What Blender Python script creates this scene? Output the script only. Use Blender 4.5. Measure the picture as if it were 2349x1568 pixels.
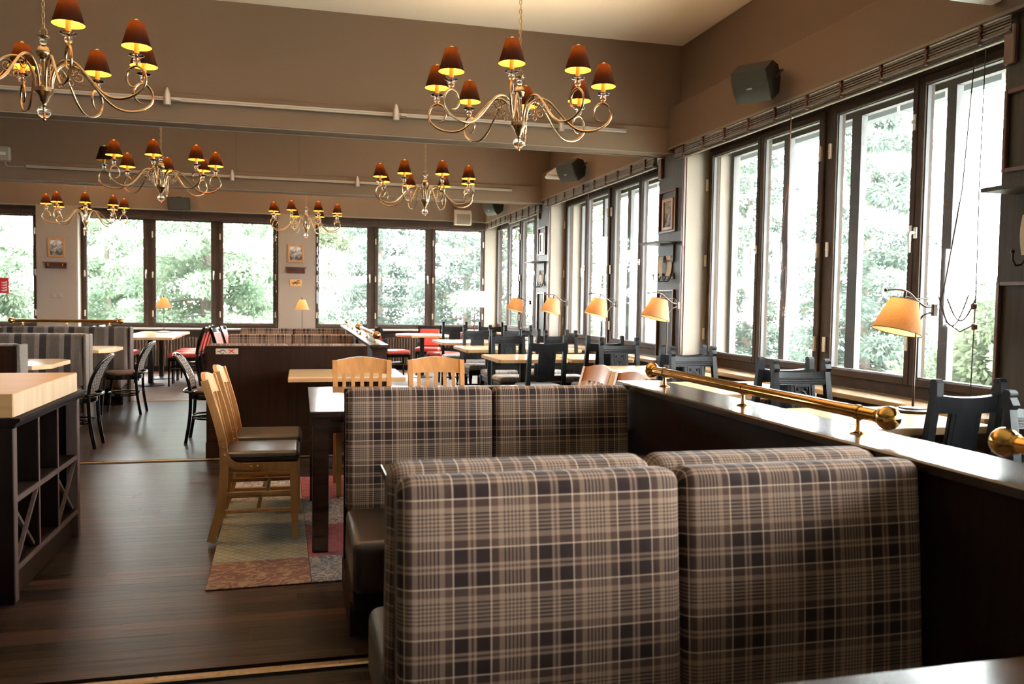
import bpy, math, random
from mathutils import Vector, Matrix

# ------------------------------------------------------------------ camera, world, exposure
SC = bpy.context.scene
COL = SC.collection
for _o in list(bpy.data.objects):
    bpy.data.objects.remove(_o)
PI = math.pi

def R(d):
    return math.radians(d)

CAM_H = 1.35
PITCH, YAW, ROLL, FPX = -0.04894, 0.24988, 0.01513, 1905.2
_f = Vector((math.sin(YAW) * math.cos(PITCH), math.cos(YAW) * math.cos(PITCH), math.sin(PITCH)))
_r = Vector((math.cos(YAW), -math.sin(YAW), 0))
_u = _r.cross(_f)
_r2 = math.cos(ROLL) * _r + math.sin(ROLL) * _u
_u2 = math.cos(ROLL) * _u - math.sin(ROLL) * _r
_cd = bpy.data.cameras.new('camera')
_cd.sensor_width = 36
_cd.lens = 36 * FPX / 2349
_cd.clip_start = 0.05
_cd.clip_end = 300
_cd.dof.use_dof = True
_cd.dof.focus_distance = 5.2
_cd.dof.aperture_fstop = 4.0
_cam = bpy.data.objects.new('camera', _cd)
COL.objects.link(_cam)
_m = Matrix((_r2, _u2, -_f)).transposed().to_4x4()
_m.translation = Vector((0, 0, CAM_H))
_cam.matrix_world = _m
SC.camera = _cam

_w = bpy.data.worlds.new('overcast_sky')
SC.world = _w
_w.use_nodes = True
_bg = _w.node_tree.nodes['Background']
_bg.inputs[0].default_value = (0.965, 0.985, 1.0, 1)
_bg.inputs[1].default_value = 26.0

SC.view_settings.view_transform = 'Standard'
SC.view_settings.look = 'None'
SC.view_settings.gamma = 1
SC.view_settings.use_curve_mapping = False
SC.view_settings.exposure = 0.85
SC.cycles.max_bounces = 9
SC.cycles.diffuse_bounces = 5
SC.cycles.glossy_bounces = 4
SC.cycles.transmission_bounces = 7
SC.cycles.transparent_max_bounces = 14
SC.cycles.caustics_reflective = False
SC.cycles.caustics_refractive = False
SC.cycles.sample_clamp_indirect = 6.0
SC.cycles.blur_glossy = 0.2

rnd = random.Random(7)

# ------------------------------------------------------------------ materials
def _new(name):
    m = bpy.data.materials.new(name)
    m.use_nodes = True
    nt = m.node_tree
    b = nt.nodes['Principled BSDF']
    return m, nt, b

def _lk(nt, a, b):
    nt.links.new(a, b)

def _val(nt, op, a, b=None):
    n = nt.nodes.new('ShaderNodeMath')
    n.operation = op
    for i, x in enumerate((a, b)):
        if x is None:
            continue
        if isinstance(x, (int, float)):
            n.inputs[i].default_value = x
        else:
            _lk(nt, x, n.inputs[i])
    return n.outputs[0]

def _ramp(nt, fac, stops, const=False):
    n = nt.nodes.new('ShaderNodeValToRGB')
    cr = n.color_ramp
    cr.interpolation = 'CONSTANT' if const else 'LINEAR'
    while len(cr.elements) < len(stops):
        cr.elements.new(0.5)
    for e, (p, c) in zip(cr.elements, stops):
        e.position = p
        e.color = (c[0], c[1], c[2], 1)
    _lk(nt, fac, n.inputs[0])
    return n.outputs[0]

def _mix(nt, fac, a, b, mode='MIX'):
    n = nt.nodes.new('ShaderNodeMix')
    n.data_type = 'RGBA'
    n.blend_type = mode
    for s, x in ((n.inputs[0], fac), (n.inputs[6], a), (n.inputs[7], b)):
        if isinstance(x, (int, float)):
            s.default_value = x
        elif isinstance(x, (tuple, list)):
            s.default_value = (x[0], x[1], x[2], 1)
        else:
            _lk(nt, x, s)
    return n.outputs[2]

def _noise(nt, vec, scale, detail=3, rough=0.55):
    n = nt.nodes.new('ShaderNodeTexNoise')
    n.inputs['Scale'].default_value = scale
    n.inputs['Detail'].default_value = detail
    n.inputs['Roughness'].default_value = rough
    if vec is not None:
        _lk(nt, vec, n.inputs['Vector'])
    return n.outputs['Fac']

def _coord(nt, kind='Object', scale=(1, 1, 1), rot=(0, 0, 0)):
    t = nt.nodes.new('ShaderNodeTexCoord')
    mp = nt.nodes.new('ShaderNodeMapping')
    mp.inputs['Scale'].default_value = scale
    mp.inputs['Rotation'].default_value = rot
    _lk(nt, t.outputs[kind], mp.inputs['Vector'])
    return mp.outputs[0]

def _bump(nt, b, h, strength, dist=0.01):
    n = nt.nodes.new('ShaderNodeBump')
    n.inputs['Strength'].default_value = strength
    n.inputs['Distance'].default_value = dist
    _lk(nt, h, n.inputs['Height'])
    _lk(nt, n.outputs[0], b.inputs['Normal'])

def flat(name, c, rough=0.5, metal=0.0, var=0.0, vscale=20, bump=0.0, coat=0.0, spec=0.5):
    m, nt, b = _new(name)
    b.inputs['Roughness'].default_value = rough
    b.inputs['Metallic'].default_value = metal
    b.inputs['Coat Weight'].default_value = coat
    b.inputs['Specular IOR Level'].default_value = spec
    b.inputs['Base Color'].default_value = (c[0], c[1], c[2], 1)
    if var or bump:
        f = _noise(nt, _coord(nt), vscale, 4)
        if var:
            lo = tuple(x * (1 - var) for x in c)
            hi = tuple(min(1, x * (1 + var)) for x in c)
            _lk(nt, _ramp(nt, f, [(0.3, lo), (0.7, hi)]), b.inputs['Base Color'])
        if bump:
            _bump(nt, b, f, bump)
    return m

def wood(name, c1, c2, axis=0, scale=1.0, rough=0.4, coat=0.0, bump=0.08, rand=False, spec=0.5, fine=30):
    m, nt, b = _new(name)
    s = [fine * scale] * 3
    s[axis] = 1.6 * scale
    vec = _coord(nt, 'Object', tuple(s))
    if rand:
        oi = nt.nodes.new('ShaderNodeObjectInfo')
        ad = nt.nodes.new('ShaderNodeVectorMath')
        ad.operation = 'ADD'
        _lk(nt, vec, ad.inputs[0])
        _lk(nt, _val(nt, 'MULTIPLY', oi.outputs['Random'], 57.0), ad.inputs[1])
        vec = ad.outputs[0]
    f = _noise(nt, vec, 1.0, 6, 0.65)
    col = _ramp(nt, f, [(0.28, c1), (0.72, c2)])
    if rand:
        k = _ramp(nt, oi.outputs['Random'], [(0, (0.4, 0.4, 0.42)), (0.5, (0.9, 0.88, 0.87)), (0.85, (1.4, 1.3, 1.25)), (1, (2.3, 1.6, 1.35))])
        col = _mix(nt, 1.0, col, k, 'MULTIPLY')
    _lk(nt, col, b.inputs['Base Color'])
    b.inputs['Roughness'].default_value = rough
    b.inputs['Coat Weight'].default_value = coat
    b.inputs['Coat Roughness'].default_value = 0.15
    b.inputs['Specular IOR Level'].default_value = spec
    if bump:
        _bump(nt, b, f, bump, 0.004)
    return m

def plaid(name, dark, mid, tan, light, period=0.2, rough=0.85):
    m, nt, b = _new(name)
    uvn = nt.nodes.new('ShaderNodeTexCoord')
    sp = nt.nodes.new('ShaderNodeSeparateXYZ')
    _lk(nt, uvn.outputs['UV'], sp.inputs[0])
    stops = [(0, tan), (0.025, dark), (0.06, tan), (0.11, dark), (0.15, tan), (0.2, dark), (0.24, tan),
             (0.37, mid), (0.545, light), (0.578, dark), (0.905, tan), (0.965, mid)]
    cols = []
    for ax, off in ((0, 0.065), (1, 0.42)):
        t = _val(nt, 'FRACT', _val(nt, 'ADD', _val(nt, 'MULTIPLY', sp.outputs[ax], 1 / period), off))
        d = _val(nt, 'MULTIPLY', _val(nt, 'ABSOLUTE', _val(nt, 'SUBTRACT', t, 0.5)), 2.0)
        cols.append(_ramp(nt, d, stops, True))
    tw = _val(nt, 'FRACT', _val(nt, 'MULTIPLY', _val(nt, 'ADD', sp.outputs[0], sp.outputs[1]), 1 / 0.0048))
    fac = _val(nt, 'ADD', _val(nt, 'MULTIPLY', _val(nt, 'GREATER_THAN', tw, 0.5), 0.4), 0.3)
    _lk(nt, _mix(nt, fac, cols[0], cols[1]), b.inputs['Base Color'])
    b.inputs['Roughness'].default_value = rough
    b.inputs['Sheen Weight'].default_value = 0.06
    b.inputs['Sheen Roughness'].default_value = 0.5
    b.inputs['Specular IOR Level'].default_value = 0.2
    return m

def stripes(name, cols, period=0.23, rough=0.9):
    m, nt, b = _new(name)
    uvn = nt.nodes.new('ShaderNodeTexCoord')
    sp = nt.nodes.new('ShaderNodeSeparateXYZ')
    _lk(nt, uvn.outputs['UV'], sp.inputs[0])
    t = _val(nt, 'FRACT', _val(nt, 'MULTIPLY', sp.outputs[0], 1 / period))
    c = _ramp(nt, t, cols, True)
    f = _noise(nt, _coord(nt, 'Object', (90, 90, 30)), 1, 3)
    c = _mix(nt, 0.5, c, _ramp(nt, f, [(0.3, (0.55, 0.55, 0.55)), (0.7, (1.1, 1.1, 1.1))]), 'MULTIPLY')
    _lk(nt, c, b.inputs['Base Color'])
    b.inputs['Roughness'].default_value = rough
    b.inputs['Sheen Weight'].default_value = 0.2
    return m

def dots(name, c1, c2):
    m, nt, b = _new(name)
    v = nt.nodes.new('ShaderNodeTexVoronoi')
    v.inputs['Scale'].default_value = 1
    v.inputs['Randomness'].default_value = 0.0
    _lk(nt, _coord(nt, 'UV', (26, 26, 26), (0, 0, R(45))), v.inputs['Vector'])
    _lk(nt, _ramp(nt, v.outputs['Distance'], [(0, c2), (0.2, c1)], True), b.inputs['Base Color'])
    b.inputs['Roughness'].default_value = 0.8
    return m

def glass_pane(name, tint=(1, 1, 1), refl=0.07):
    m = bpy.data.materials.new(name)
    m.use_nodes = True
    nt = m.node_tree
    nt.nodes.remove(nt.nodes['Principled BSDF'])
    t = nt.nodes.new('ShaderNodeBsdfTransparent')
    t.inputs[0].default_value = (*tint, 1)
    g = nt.nodes.new('ShaderNodeBsdfGlossy')
    g.inputs['Roughness'].default_value = 0.02
    lw = nt.nodes.new('ShaderNodeLayerWeight')
    fr = _val(nt, 'ADD', _val(nt, 'MULTIPLY', _val(nt, 'POWER', lw.outputs['Facing'], 5.0), 0.6), 0.03)
    x = nt.nodes.new('ShaderNodeMixShader')
    _lk(nt, fr, x.inputs[0])
    _lk(nt, t.outputs[0], x.inputs[1])
    _lk(nt, g.outputs[0], x.inputs[2])
    _lk(nt, x.outputs[0], nt.nodes['Material Output'].inputs[0])
    return m

def crystal(name):
    m, nt, b = _new(name)
    b.inputs['Base Color'].default_value = (1, 1, 1, 1)
    b.inputs['Transmission Weight'].default_value = 1
    b.inputs['Roughness'].default_value = 0.0
    b.inputs['IOR'].default_value = 1.45
    return m

def shade_mat(name, outer, inner, trans, tw):
    """one sheet of cloth: outer face, lining, and light coming through the weave"""
    m = bpy.data.materials.new(name)
    m.use_nodes = True
    nt = m.node_tree
    nt.nodes.remove(nt.nodes['Principled BSDF'])
    d = nt.nodes.new('ShaderNodeBsdfDiffuse')
    t = nt.nodes.new('ShaderNodeBsdfTranslucent')
    ge = nt.nodes.new('ShaderNodeNewGeometry')
    f = _noise(nt, _coord(nt, 'Object', (260, 260, 60)), 1, 2)
    k = _ramp(nt, f, [(0.3, (0.6, 0.6, 0.6)), (0.7, (1.25, 1.25, 1.25))])
    _lk(nt, _mix(nt, ge.outputs['Backfacing'], outer, inner), d.inputs[0])
    _lk(nt, _mix(nt, 1.0, trans, k, 'MULTIPLY'), t.inputs[0])
    x = nt.nodes.new('ShaderNodeMixShader')
    x.inputs[0].default_value = tw
    _lk(nt, d.outputs[0], x.inputs[1])
    _lk(nt, t.outputs[0], x.inputs[2])
    _lk(nt, x.outputs[0], nt.nodes['Material Output'].inputs[0])
    return m

def emit(name, c, s):
    m, nt, b = _new(name)
    b.inputs['Base Color'].default_value = (*c, 1)
    b.inputs['Emission Color'].default_value = (*c, 1)
    b.inputs['Emission Strength'].default_value = s
    return m

def leaf_mat(name, c1, c2):
    m = bpy.data.materials.new(name)
    m.use_nodes = True
    nt = m.node_tree
    nt.nodes.remove(nt.nodes['Principled BSDF'])
    d = nt.nodes.new('ShaderNodeBsdfDiffuse')
    t = nt.nodes.new('ShaderNodeBsdfTranslucent')
    f = _noise(nt, _coord(nt, 'Object'), 1.7, 4)
    c = _ramp(nt, f, [(0.32, c1), (0.66, c2)])
    _lk(nt, c, d.inputs[0])
    _lk(nt, c, t.inputs[0])
    x = nt.nodes.new('ShaderNodeMixShader')
    x.inputs[0].default_value = 0.4
    _lk(nt, d.outputs[0], x.inputs[1])
    _lk(nt, t.outputs[0], x.inputs[2])
    _lk(nt, x.outputs[0], nt.nodes['Material Output'].inputs[0])
    return m

def pattern(name, base, fig, scale, thr=0.5, kind='noise', rough=0.95):
    m, nt, b = _new(name)
    vec = _coord(nt, 'Object')
    if kind == 'noise':
        n = nt.nodes.new('ShaderNodeTexNoise')
        n.inputs['Scale'].default_value = scale
        n.inputs['Detail'].default_value = 1.5
        n.inputs['Distortion'].default_value = 2.2
        _lk(nt, vec, n.inputs['Vector'])
        f = _val(nt, 'MULTIPLY', _val(nt, 'ABSOLUTE', _val(nt, 'SUBTRACT', n.outputs['Fac'], 0.5)), 9.0)
    elif kind == 'lattice':
        sp = nt.nodes.new('ShaderNodeSeparateXYZ')
        _lk(nt, _coord(nt, 'Object', (scale,) * 3, (0, 0, R(45))), sp.inputs[0])
        a = _val(nt, 'ABSOLUTE', _val(nt, 'SUBTRACT', _val(nt, 'FRACT', sp.outputs[0]), 0.5))
        c = _val(nt, 'ABSOLUTE', _val(nt, 'SUBTRACT', _val(nt, 'FRACT', sp.outputs[1]), 0.5))
        f = _val(nt, 'MULTIPLY', _val(nt, 'MINIMUM', a, c), 4.0)
    else:
        v = nt.nodes.new('ShaderNodeTexVoronoi')
        v.inputs['Scale'].default_value = scale
        v.feature = 'DISTANCE_TO_EDGE'
        _lk(nt, vec, v.inputs['Vector'])
        f = _val(nt, 'MULTIPLY', v.outputs['Distance'], 4.0)
    col = _ramp(nt, f, [(thr - 0.12, fig), (thr + 0.12, base)])
    w = _noise(nt, vec, 9, 4)
    col = _mix(nt, 0.55, col, _ramp(nt, w, [(0.3, (0.55, 0.55, 0.55)), (0.7, (1.15, 1.15, 1.15))]), 'MULTIPLY')
    _lk(nt, col, b.inputs['Base Color'])
    b.inputs['Roughness'].default_value = rough
    b.inputs['Specular IOR Level'].default_value = 0.1
    _bump(nt, b, _noise(nt, vec, 300, 2), 0.3, 0.004)
    return m

def photo_print(name, scale=9, tint=(1, 1, 1)):
    m, nt, b = _new(name)
    vec = _coord(nt, 'Object')
    f = _noise(nt, vec, scale, 5, 0.7)
    sp = nt.nodes.new('ShaderNodeSeparateXYZ')
    _lk(nt, vec, sp.inputs[0])
    g = _val(nt, 'ADD', f, _val(nt, 'MULTIPLY', sp.outputs[2], 0.9))
    col = _ramp(nt, g, [(0.35, (0.05 * tint[0], 0.05 * tint[1], 0.05 * tint[2])), (0.5, (0.22 * tint[0], 0.22 * tint[1], 0.22 * tint[2])),
                        (0.62, (0.6 * tint[0], 0.6 * tint[1], 0.58 * tint[2]))])
    _lk(nt, col, b.inputs['Base Color'])
    b.inputs['Roughness'].default_value = 0.25
    return m

M = {}
M['wall'] = flat('taupe_wall_paint', (0.198, 0.138, 0.101), 0.85, var=0.05, vscale=260, bump=0.06, spec=0.2)
M['pale_wall'] = flat('pale_taupe_paint', (0.255, 0.215, 0.178), 0.8, var=0.05, vscale=220, bump=0.06, spec=0.2)
M['ceiling'] = flat('ceiling_paint', (0.90, 0.82, 0.74), 0.9, var=0.02, vscale=120, bump=0.05, spec=0.1)
M['low_wall'] = flat('brown_dado_paint', (0.060, 0.036, 0.024), 0.6, var=0.1, vscale=30)
M['slab'] = flat('floor_slab', (0.012, 0.008, 0.006), 0.7)
M['plank'] = wood('dark_floor_planks', (0.008, 0.0046, 0.004), (0.038, 0.022, 0.0185), 0, 1.0, 0.31, 0.0, 0.35, True, 0.22, 40)
def plank_field(name):
    m = wood(name, (0.008, 0.0052, 0.005), (0.037, 0.024, 0.0215), 0, 1.0, 0.31, 0.0, 0.35, False, 0.22, 40)
    nt = m.node_tree
    b = nt.nodes['Principled BSDF']
    old = b.inputs['Base Color'].links[0].from_socket
    g = nt.nodes.new('ShaderNodeNewGeometry')
    sp = nt.nodes.new('ShaderNodeSeparateXYZ')
    _lk(nt, g.outputs['Position'], sp.inputs[0])
    row = _val(nt, 'FLOOR', _val(nt, 'MULTIPLY', _val(nt, 'ADD', sp.outputs[1], 2.98), 1 / 0.072))
    w1 = nt.nodes.new('ShaderNodeTexWhiteNoise')
    w1.noise_dimensions = '1D'
    _lk(nt, row, w1.inputs['W'])
    col = _val(nt, 'FLOOR', _val(nt, 'ADD', _val(nt, 'MULTIPLY', sp.outputs[0], 0.75), _val(nt, 'MULTIPLY', w1.outputs['Value'], 9.0)))
    w2 = nt.nodes.new('ShaderNodeTexWhiteNoise')
    w2.noise_dimensions = '2D'
    cb_ = nt.nodes.new('ShaderNodeCombineXYZ')
    _lk(nt, row, cb_.inputs[0])
    _lk(nt, col, cb_.inputs[1])
    _lk(nt, cb_.outputs[0], w2.inputs['Vector'])
    k = _ramp(nt, w2.outputs['Value'], [(0, (0.45, 0.45, 0.47)), (0.55, (0.95, 0.93, 0.92)), (0.9, (1.3, 1.25, 1.2)), (1, (1.9, 1.45, 1.25))])
    _lk(nt, _mix(nt, 1.0, old, k, 'MULTIPLY'), b.inputs['Base Color'])
    return m
M['plank_field'] = plank_field('dark_floor_plank_field')
M['carpet'] = flat('worn_brown_floor', (0.135, 0.098, 0.078), 0.45, var=0.45, vscale=5, bump=0.05)
M['brass'] = flat('polished_brass', (0.58, 0.32, 0.085), 0.07, 1.0)
M['brass_strip'] = flat('brushed_brass', (0.36, 0.26, 0.165), 0.4, 1.0, var=0.15, vscale=60)
M['antique'] = flat('antique_brass', (0.40, 0.29, 0.17), 0.26, 1.0, var=0.12, vscale=18)
M['walnut'] = wood('dark_walnut_veneer', (0.011, 0.0044, 0.0028), (0.025, 0.0104, 0.0062), 2, 1.0, 0.5, 0.0, 0.05, False, 0.1)
M['walnut_x'] = wood('dark_walnut_cap', (0.018, 0.010, 0.008), (0.036, 0.020, 0.015), 1, 1.0, 0.22, 0.3, 0.0)
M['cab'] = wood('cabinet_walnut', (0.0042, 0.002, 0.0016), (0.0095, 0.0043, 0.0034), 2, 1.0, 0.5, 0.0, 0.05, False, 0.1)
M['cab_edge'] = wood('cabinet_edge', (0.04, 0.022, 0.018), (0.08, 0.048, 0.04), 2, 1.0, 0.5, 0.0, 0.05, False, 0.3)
M['oak'] = wood('oak_table_top', (0.60, 0.41, 0.225), (0.74, 0.54, 0.32), 0, 1.0, 0.24, 0.4, 0.0)
M['oak_edge'] = wood('oak_table_edge', (0.52, 0.32, 0.155), (0.64, 0.42, 0.22), 0, 1.0, 0.4, 0.0, 0.03)
M['block'] = wood('butcher_block', (0.27, 0.145, 0.058), (0.37, 0.21, 0.09), 0, 1.0, 0.45, 0.0, 0.03, False, 0.3)
M['block_end'] = wood('butcher_block_end', (0.28, 0.175, 0.10), (0.42, 0.29, 0.185), 2, 0.7, 0.45, 0.0, 0.03, False, 0.4, 18)
M['beech'] = wood('golden_beech', (0.30, 0.128, 0.038), (0.43, 0.21, 0.07), 2, 1.0, 0.32, 0.25, 0.02)
M['black_wood'] = wood('black_stained_oak', (0.004, 0.004, 0.0045), (0.012, 0.012, 0.0135), 2, 1.2, 0.40, 0.0, 0.12, False, 0.17)
M['black_lacq'] = flat('black_lacquer', (0.008, 0.009, 0.0105), 0.18, coat=0.5)
M['black_metal'] = flat('black_metal', (0.012, 0.012, 0.013), 0.4)
M['dark_table'] = wood('dark_stained_table', (0.022, 0.010, 0.0075), (0.055, 0.026, 0.018), 0, 1.0, 0.2, 0.5, 0.0)
M['leather'] = flat('brown_leather', (0.040, 0.024, 0.017), 0.33, var=0.15, vscale=90, bump=0.05, coat=0.15)
M['leather_g'] = flat('grey_brown_leather', (0.075, 0.062, 0.052), 0.42, var=0.12, vscale=90, bump=0.05)
M['black_leather'] = flat('dark_seat_leather', (0.026, 0.019, 0.016), 0.30, var=0.1, vscale=80, bump=0.03)
M['plaid'] = plaid('brown_tartan_cloth', (0.026, 0.0128, 0.0116), (0.092, 0.048, 0.033), (0.33, 0.218, 0.155), (0.72, 0.55, 0.42), 0.195)
M['seat_plaid'] = plaid('grey_tartan_cloth', (0.25, 0.245, 0.245), (0.38, 0.37, 0.365), (0.6, 0.58, 0.56), (0.82, 0.79, 0.76), 0.16)
M['stripe'] = stripes('striped_chenille', [(0, (0.016, 0.010, 0.009)), (0.27, (0.105, 0.08, 0.06)), (0.42, (0.078, 0.058, 0.045)), (0.80, (0.14, 0.115, 0.105))])
M['stripe_edge'] = flat('taupe_chenille', (0.12, 0.097, 0.08), 0.9, var=0.2, vscale=90)
M['dots'] = dots('dotted_cloth', (0.095, 0.066, 0.048), (0.42, 0.38, 0.32))
M['brown_cloth'] = flat('brown_seat_cloth', (0.075, 0.046, 0.03), 0.8, var=0.3, vscale=60)
M['red'] = flat('coral_red_vinyl', (0.56, 0.060, 0.036), 0.42)
M['frame_brown'] = flat('window_frame_brown', (0.052, 0.035, 0.026), 0.65, var=0.15, vscale=12, spec=0.15)
M['storm'] = flat('outer_sash_grey', (0.10, 0.095, 0.10), 0.6, spec=0.3)
M['glass'] = glass_pane('window_glass', (0.97, 0.985, 0.98))
M['crystal'] = crystal('crystal_glass')
M['hinge'] = flat('cream_hinge', (0.50, 0.42, 0.33), 0.4)
M['white_pl'] = flat('white_plastic', (0.75, 0.74, 0.72), 0.35)
M['grey_pl'] = flat('grey_plastic', (0.36, 0.35, 0.33), 0.45)
M['cream_pl'] = flat('cream_plastic', (0.58, 0.48, 0.38), 0.45)
M['spk'] = flat('black_speaker_cabinet', (0.012, 0.012, 0.012), 0.6)
M['spk_grille'] = flat('grey_speaker_grille', (0.045, 0.052, 0.046), 0.5, var=0.15, vscale=300)
M['bamboo'] = wood('bamboo_slats', (0.095, 0.070, 0.050), (0.19, 0.155, 0.115), 1, 1.0, 0.6, 0, 0.05)
M['bamboo_dark'] = wood('dark_bamboo_slats', (0.045, 0.022, 0.015), (0.095, 0.05, 0.035), 0, 1.0, 0.6, 0, 0.05)
M['cord'] = flat('red_brown_cord', (0.12, 0.045, 0.032), 0.8)
M['cord_dark'] = flat('dark_cord', (0.05, 0.03, 0.025), 0.8)
M['panel'] = wood('grey_brown_oak_panel', (0.027, 0.023, 0.016), (0.050, 0.042, 0.029), 2, 1.0, 0.5, 0, 0.1, False, 0.25)
M['redwood'] = wood('mahogany_trim', (0.055, 0.020, 0.013), (0.11, 0.042, 0.028), 2, 1.0, 0.35, 0.1, 0.04)
M['pic_oak'] = wood('oak_picture_frame', (0.30, 0.15, 0.055), (0.42, 0.23, 0.09), 2, 1.0, 0.4, 0, 0.03)
M['photo'] = photo_print('grey_photograph', 14)
M['photo2'] = photo_print('brown_photograph', 22, (1.0, 0.85, 0.65))
M['paper'] = flat('cream_paper', (0.62, 0.54, 0.40), 0.7, var=0.08, vscale=30)
M['sill'] = wood('oak_window_sill', (0.38, 0.24, 0.13), (0.52, 0.36, 0.21), 1, 1.0, 0.22, 0.4, 0.0)
M['sill_b'] = flat('pale_sill_stone', (0.46, 0.42, 0.38), 0.25)
M['rad'] = flat('radiator_enamel', (0.120, 0.088, 0.066), 0.32)
M['shade'] = shade_mat('dark_lampshade', (0.015, 0.0095, 0.0085), (0.62, 0.29, 0.022), (0.50, 0.13, 0.014), 0.0014)
M['linen'] = shade_mat('linen_lampshade', (0.32, 0.225, 0.14), (0.85, 0.78, 0.66), (0.66, 0.31, 0.10), 0.36)
M['white_shade'] = shade_mat('white_drum_shade', (0.80, 0.76, 0.70), (0.9, 0.88, 0.82), (0.9, 0.8, 0.66), 0.5)
M['candle'] = flat('gilt_candle_sleeve', (0.62, 0.36, 0.10), 0.35, 0.3)
M['bulb'] = emit('warm_bulb', (1.0, 0.72, 0.36), 8)
M['pewter'] = flat('bronzed_metal', (0.075, 0.052, 0.042), 0.42, 0.7)
M['steel'] = flat('satin_steel', (0.5, 0.49, 0.48), 0.3, 1.0)
M['track'] = flat('aluminium_track', (0.55, 0.5, 0.48), 0.35, 0.6)
M['red_sign'] = flat('red_sign_face', (0.55, 0.02, 0.025), 0.4)
M['white'] = flat('white_print', (0.8, 0.8, 0.78), 0.5)
M['red_print'] = flat('red_print', (0.50, 0.012, 0.012), 0.5)
M['black_print'] = flat('black_print', (0.02, 0.016, 0.014), 0.6)
M['tan_plate'] = flat('beige_plate', (0.50, 0.38, 0.27), 0.5)
M['orange_plaque'] = flat('orange_oak_plaque', (0.50, 0.27, 0.10), 0.5, var=0.1)
M['leaf1'] = leaf_mat('conifer_needles', (0.092, 0.14, 0.09), (0.26, 0.32, 0.23))
M['leaf2'] = leaf_mat('pale_leaves', (0.075, 0.10, 0.065), (0.17, 0.19, 0.13))
M['leaf3'] = leaf_mat('blue_green_needles', (0.058, 0.078, 0.068), (0.125, 0.152, 0.126))
M['bark'] = flat('grey_bark', (0.16, 0.13, 0.11), 0.9, var=0.3, vscale=14)
M['ground'] = flat('pale_grass_ground', (0.36, 0.37, 0.30), 0.95, var=0.3, vscale=1.5)
M['roof_dark'] = flat('dark_gutter', (0.04, 0.045, 0.055), 0.5)
M['soffit'] = flat('white_soffit_boards', (0.75, 0.75, 0.74), 0.7)

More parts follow.
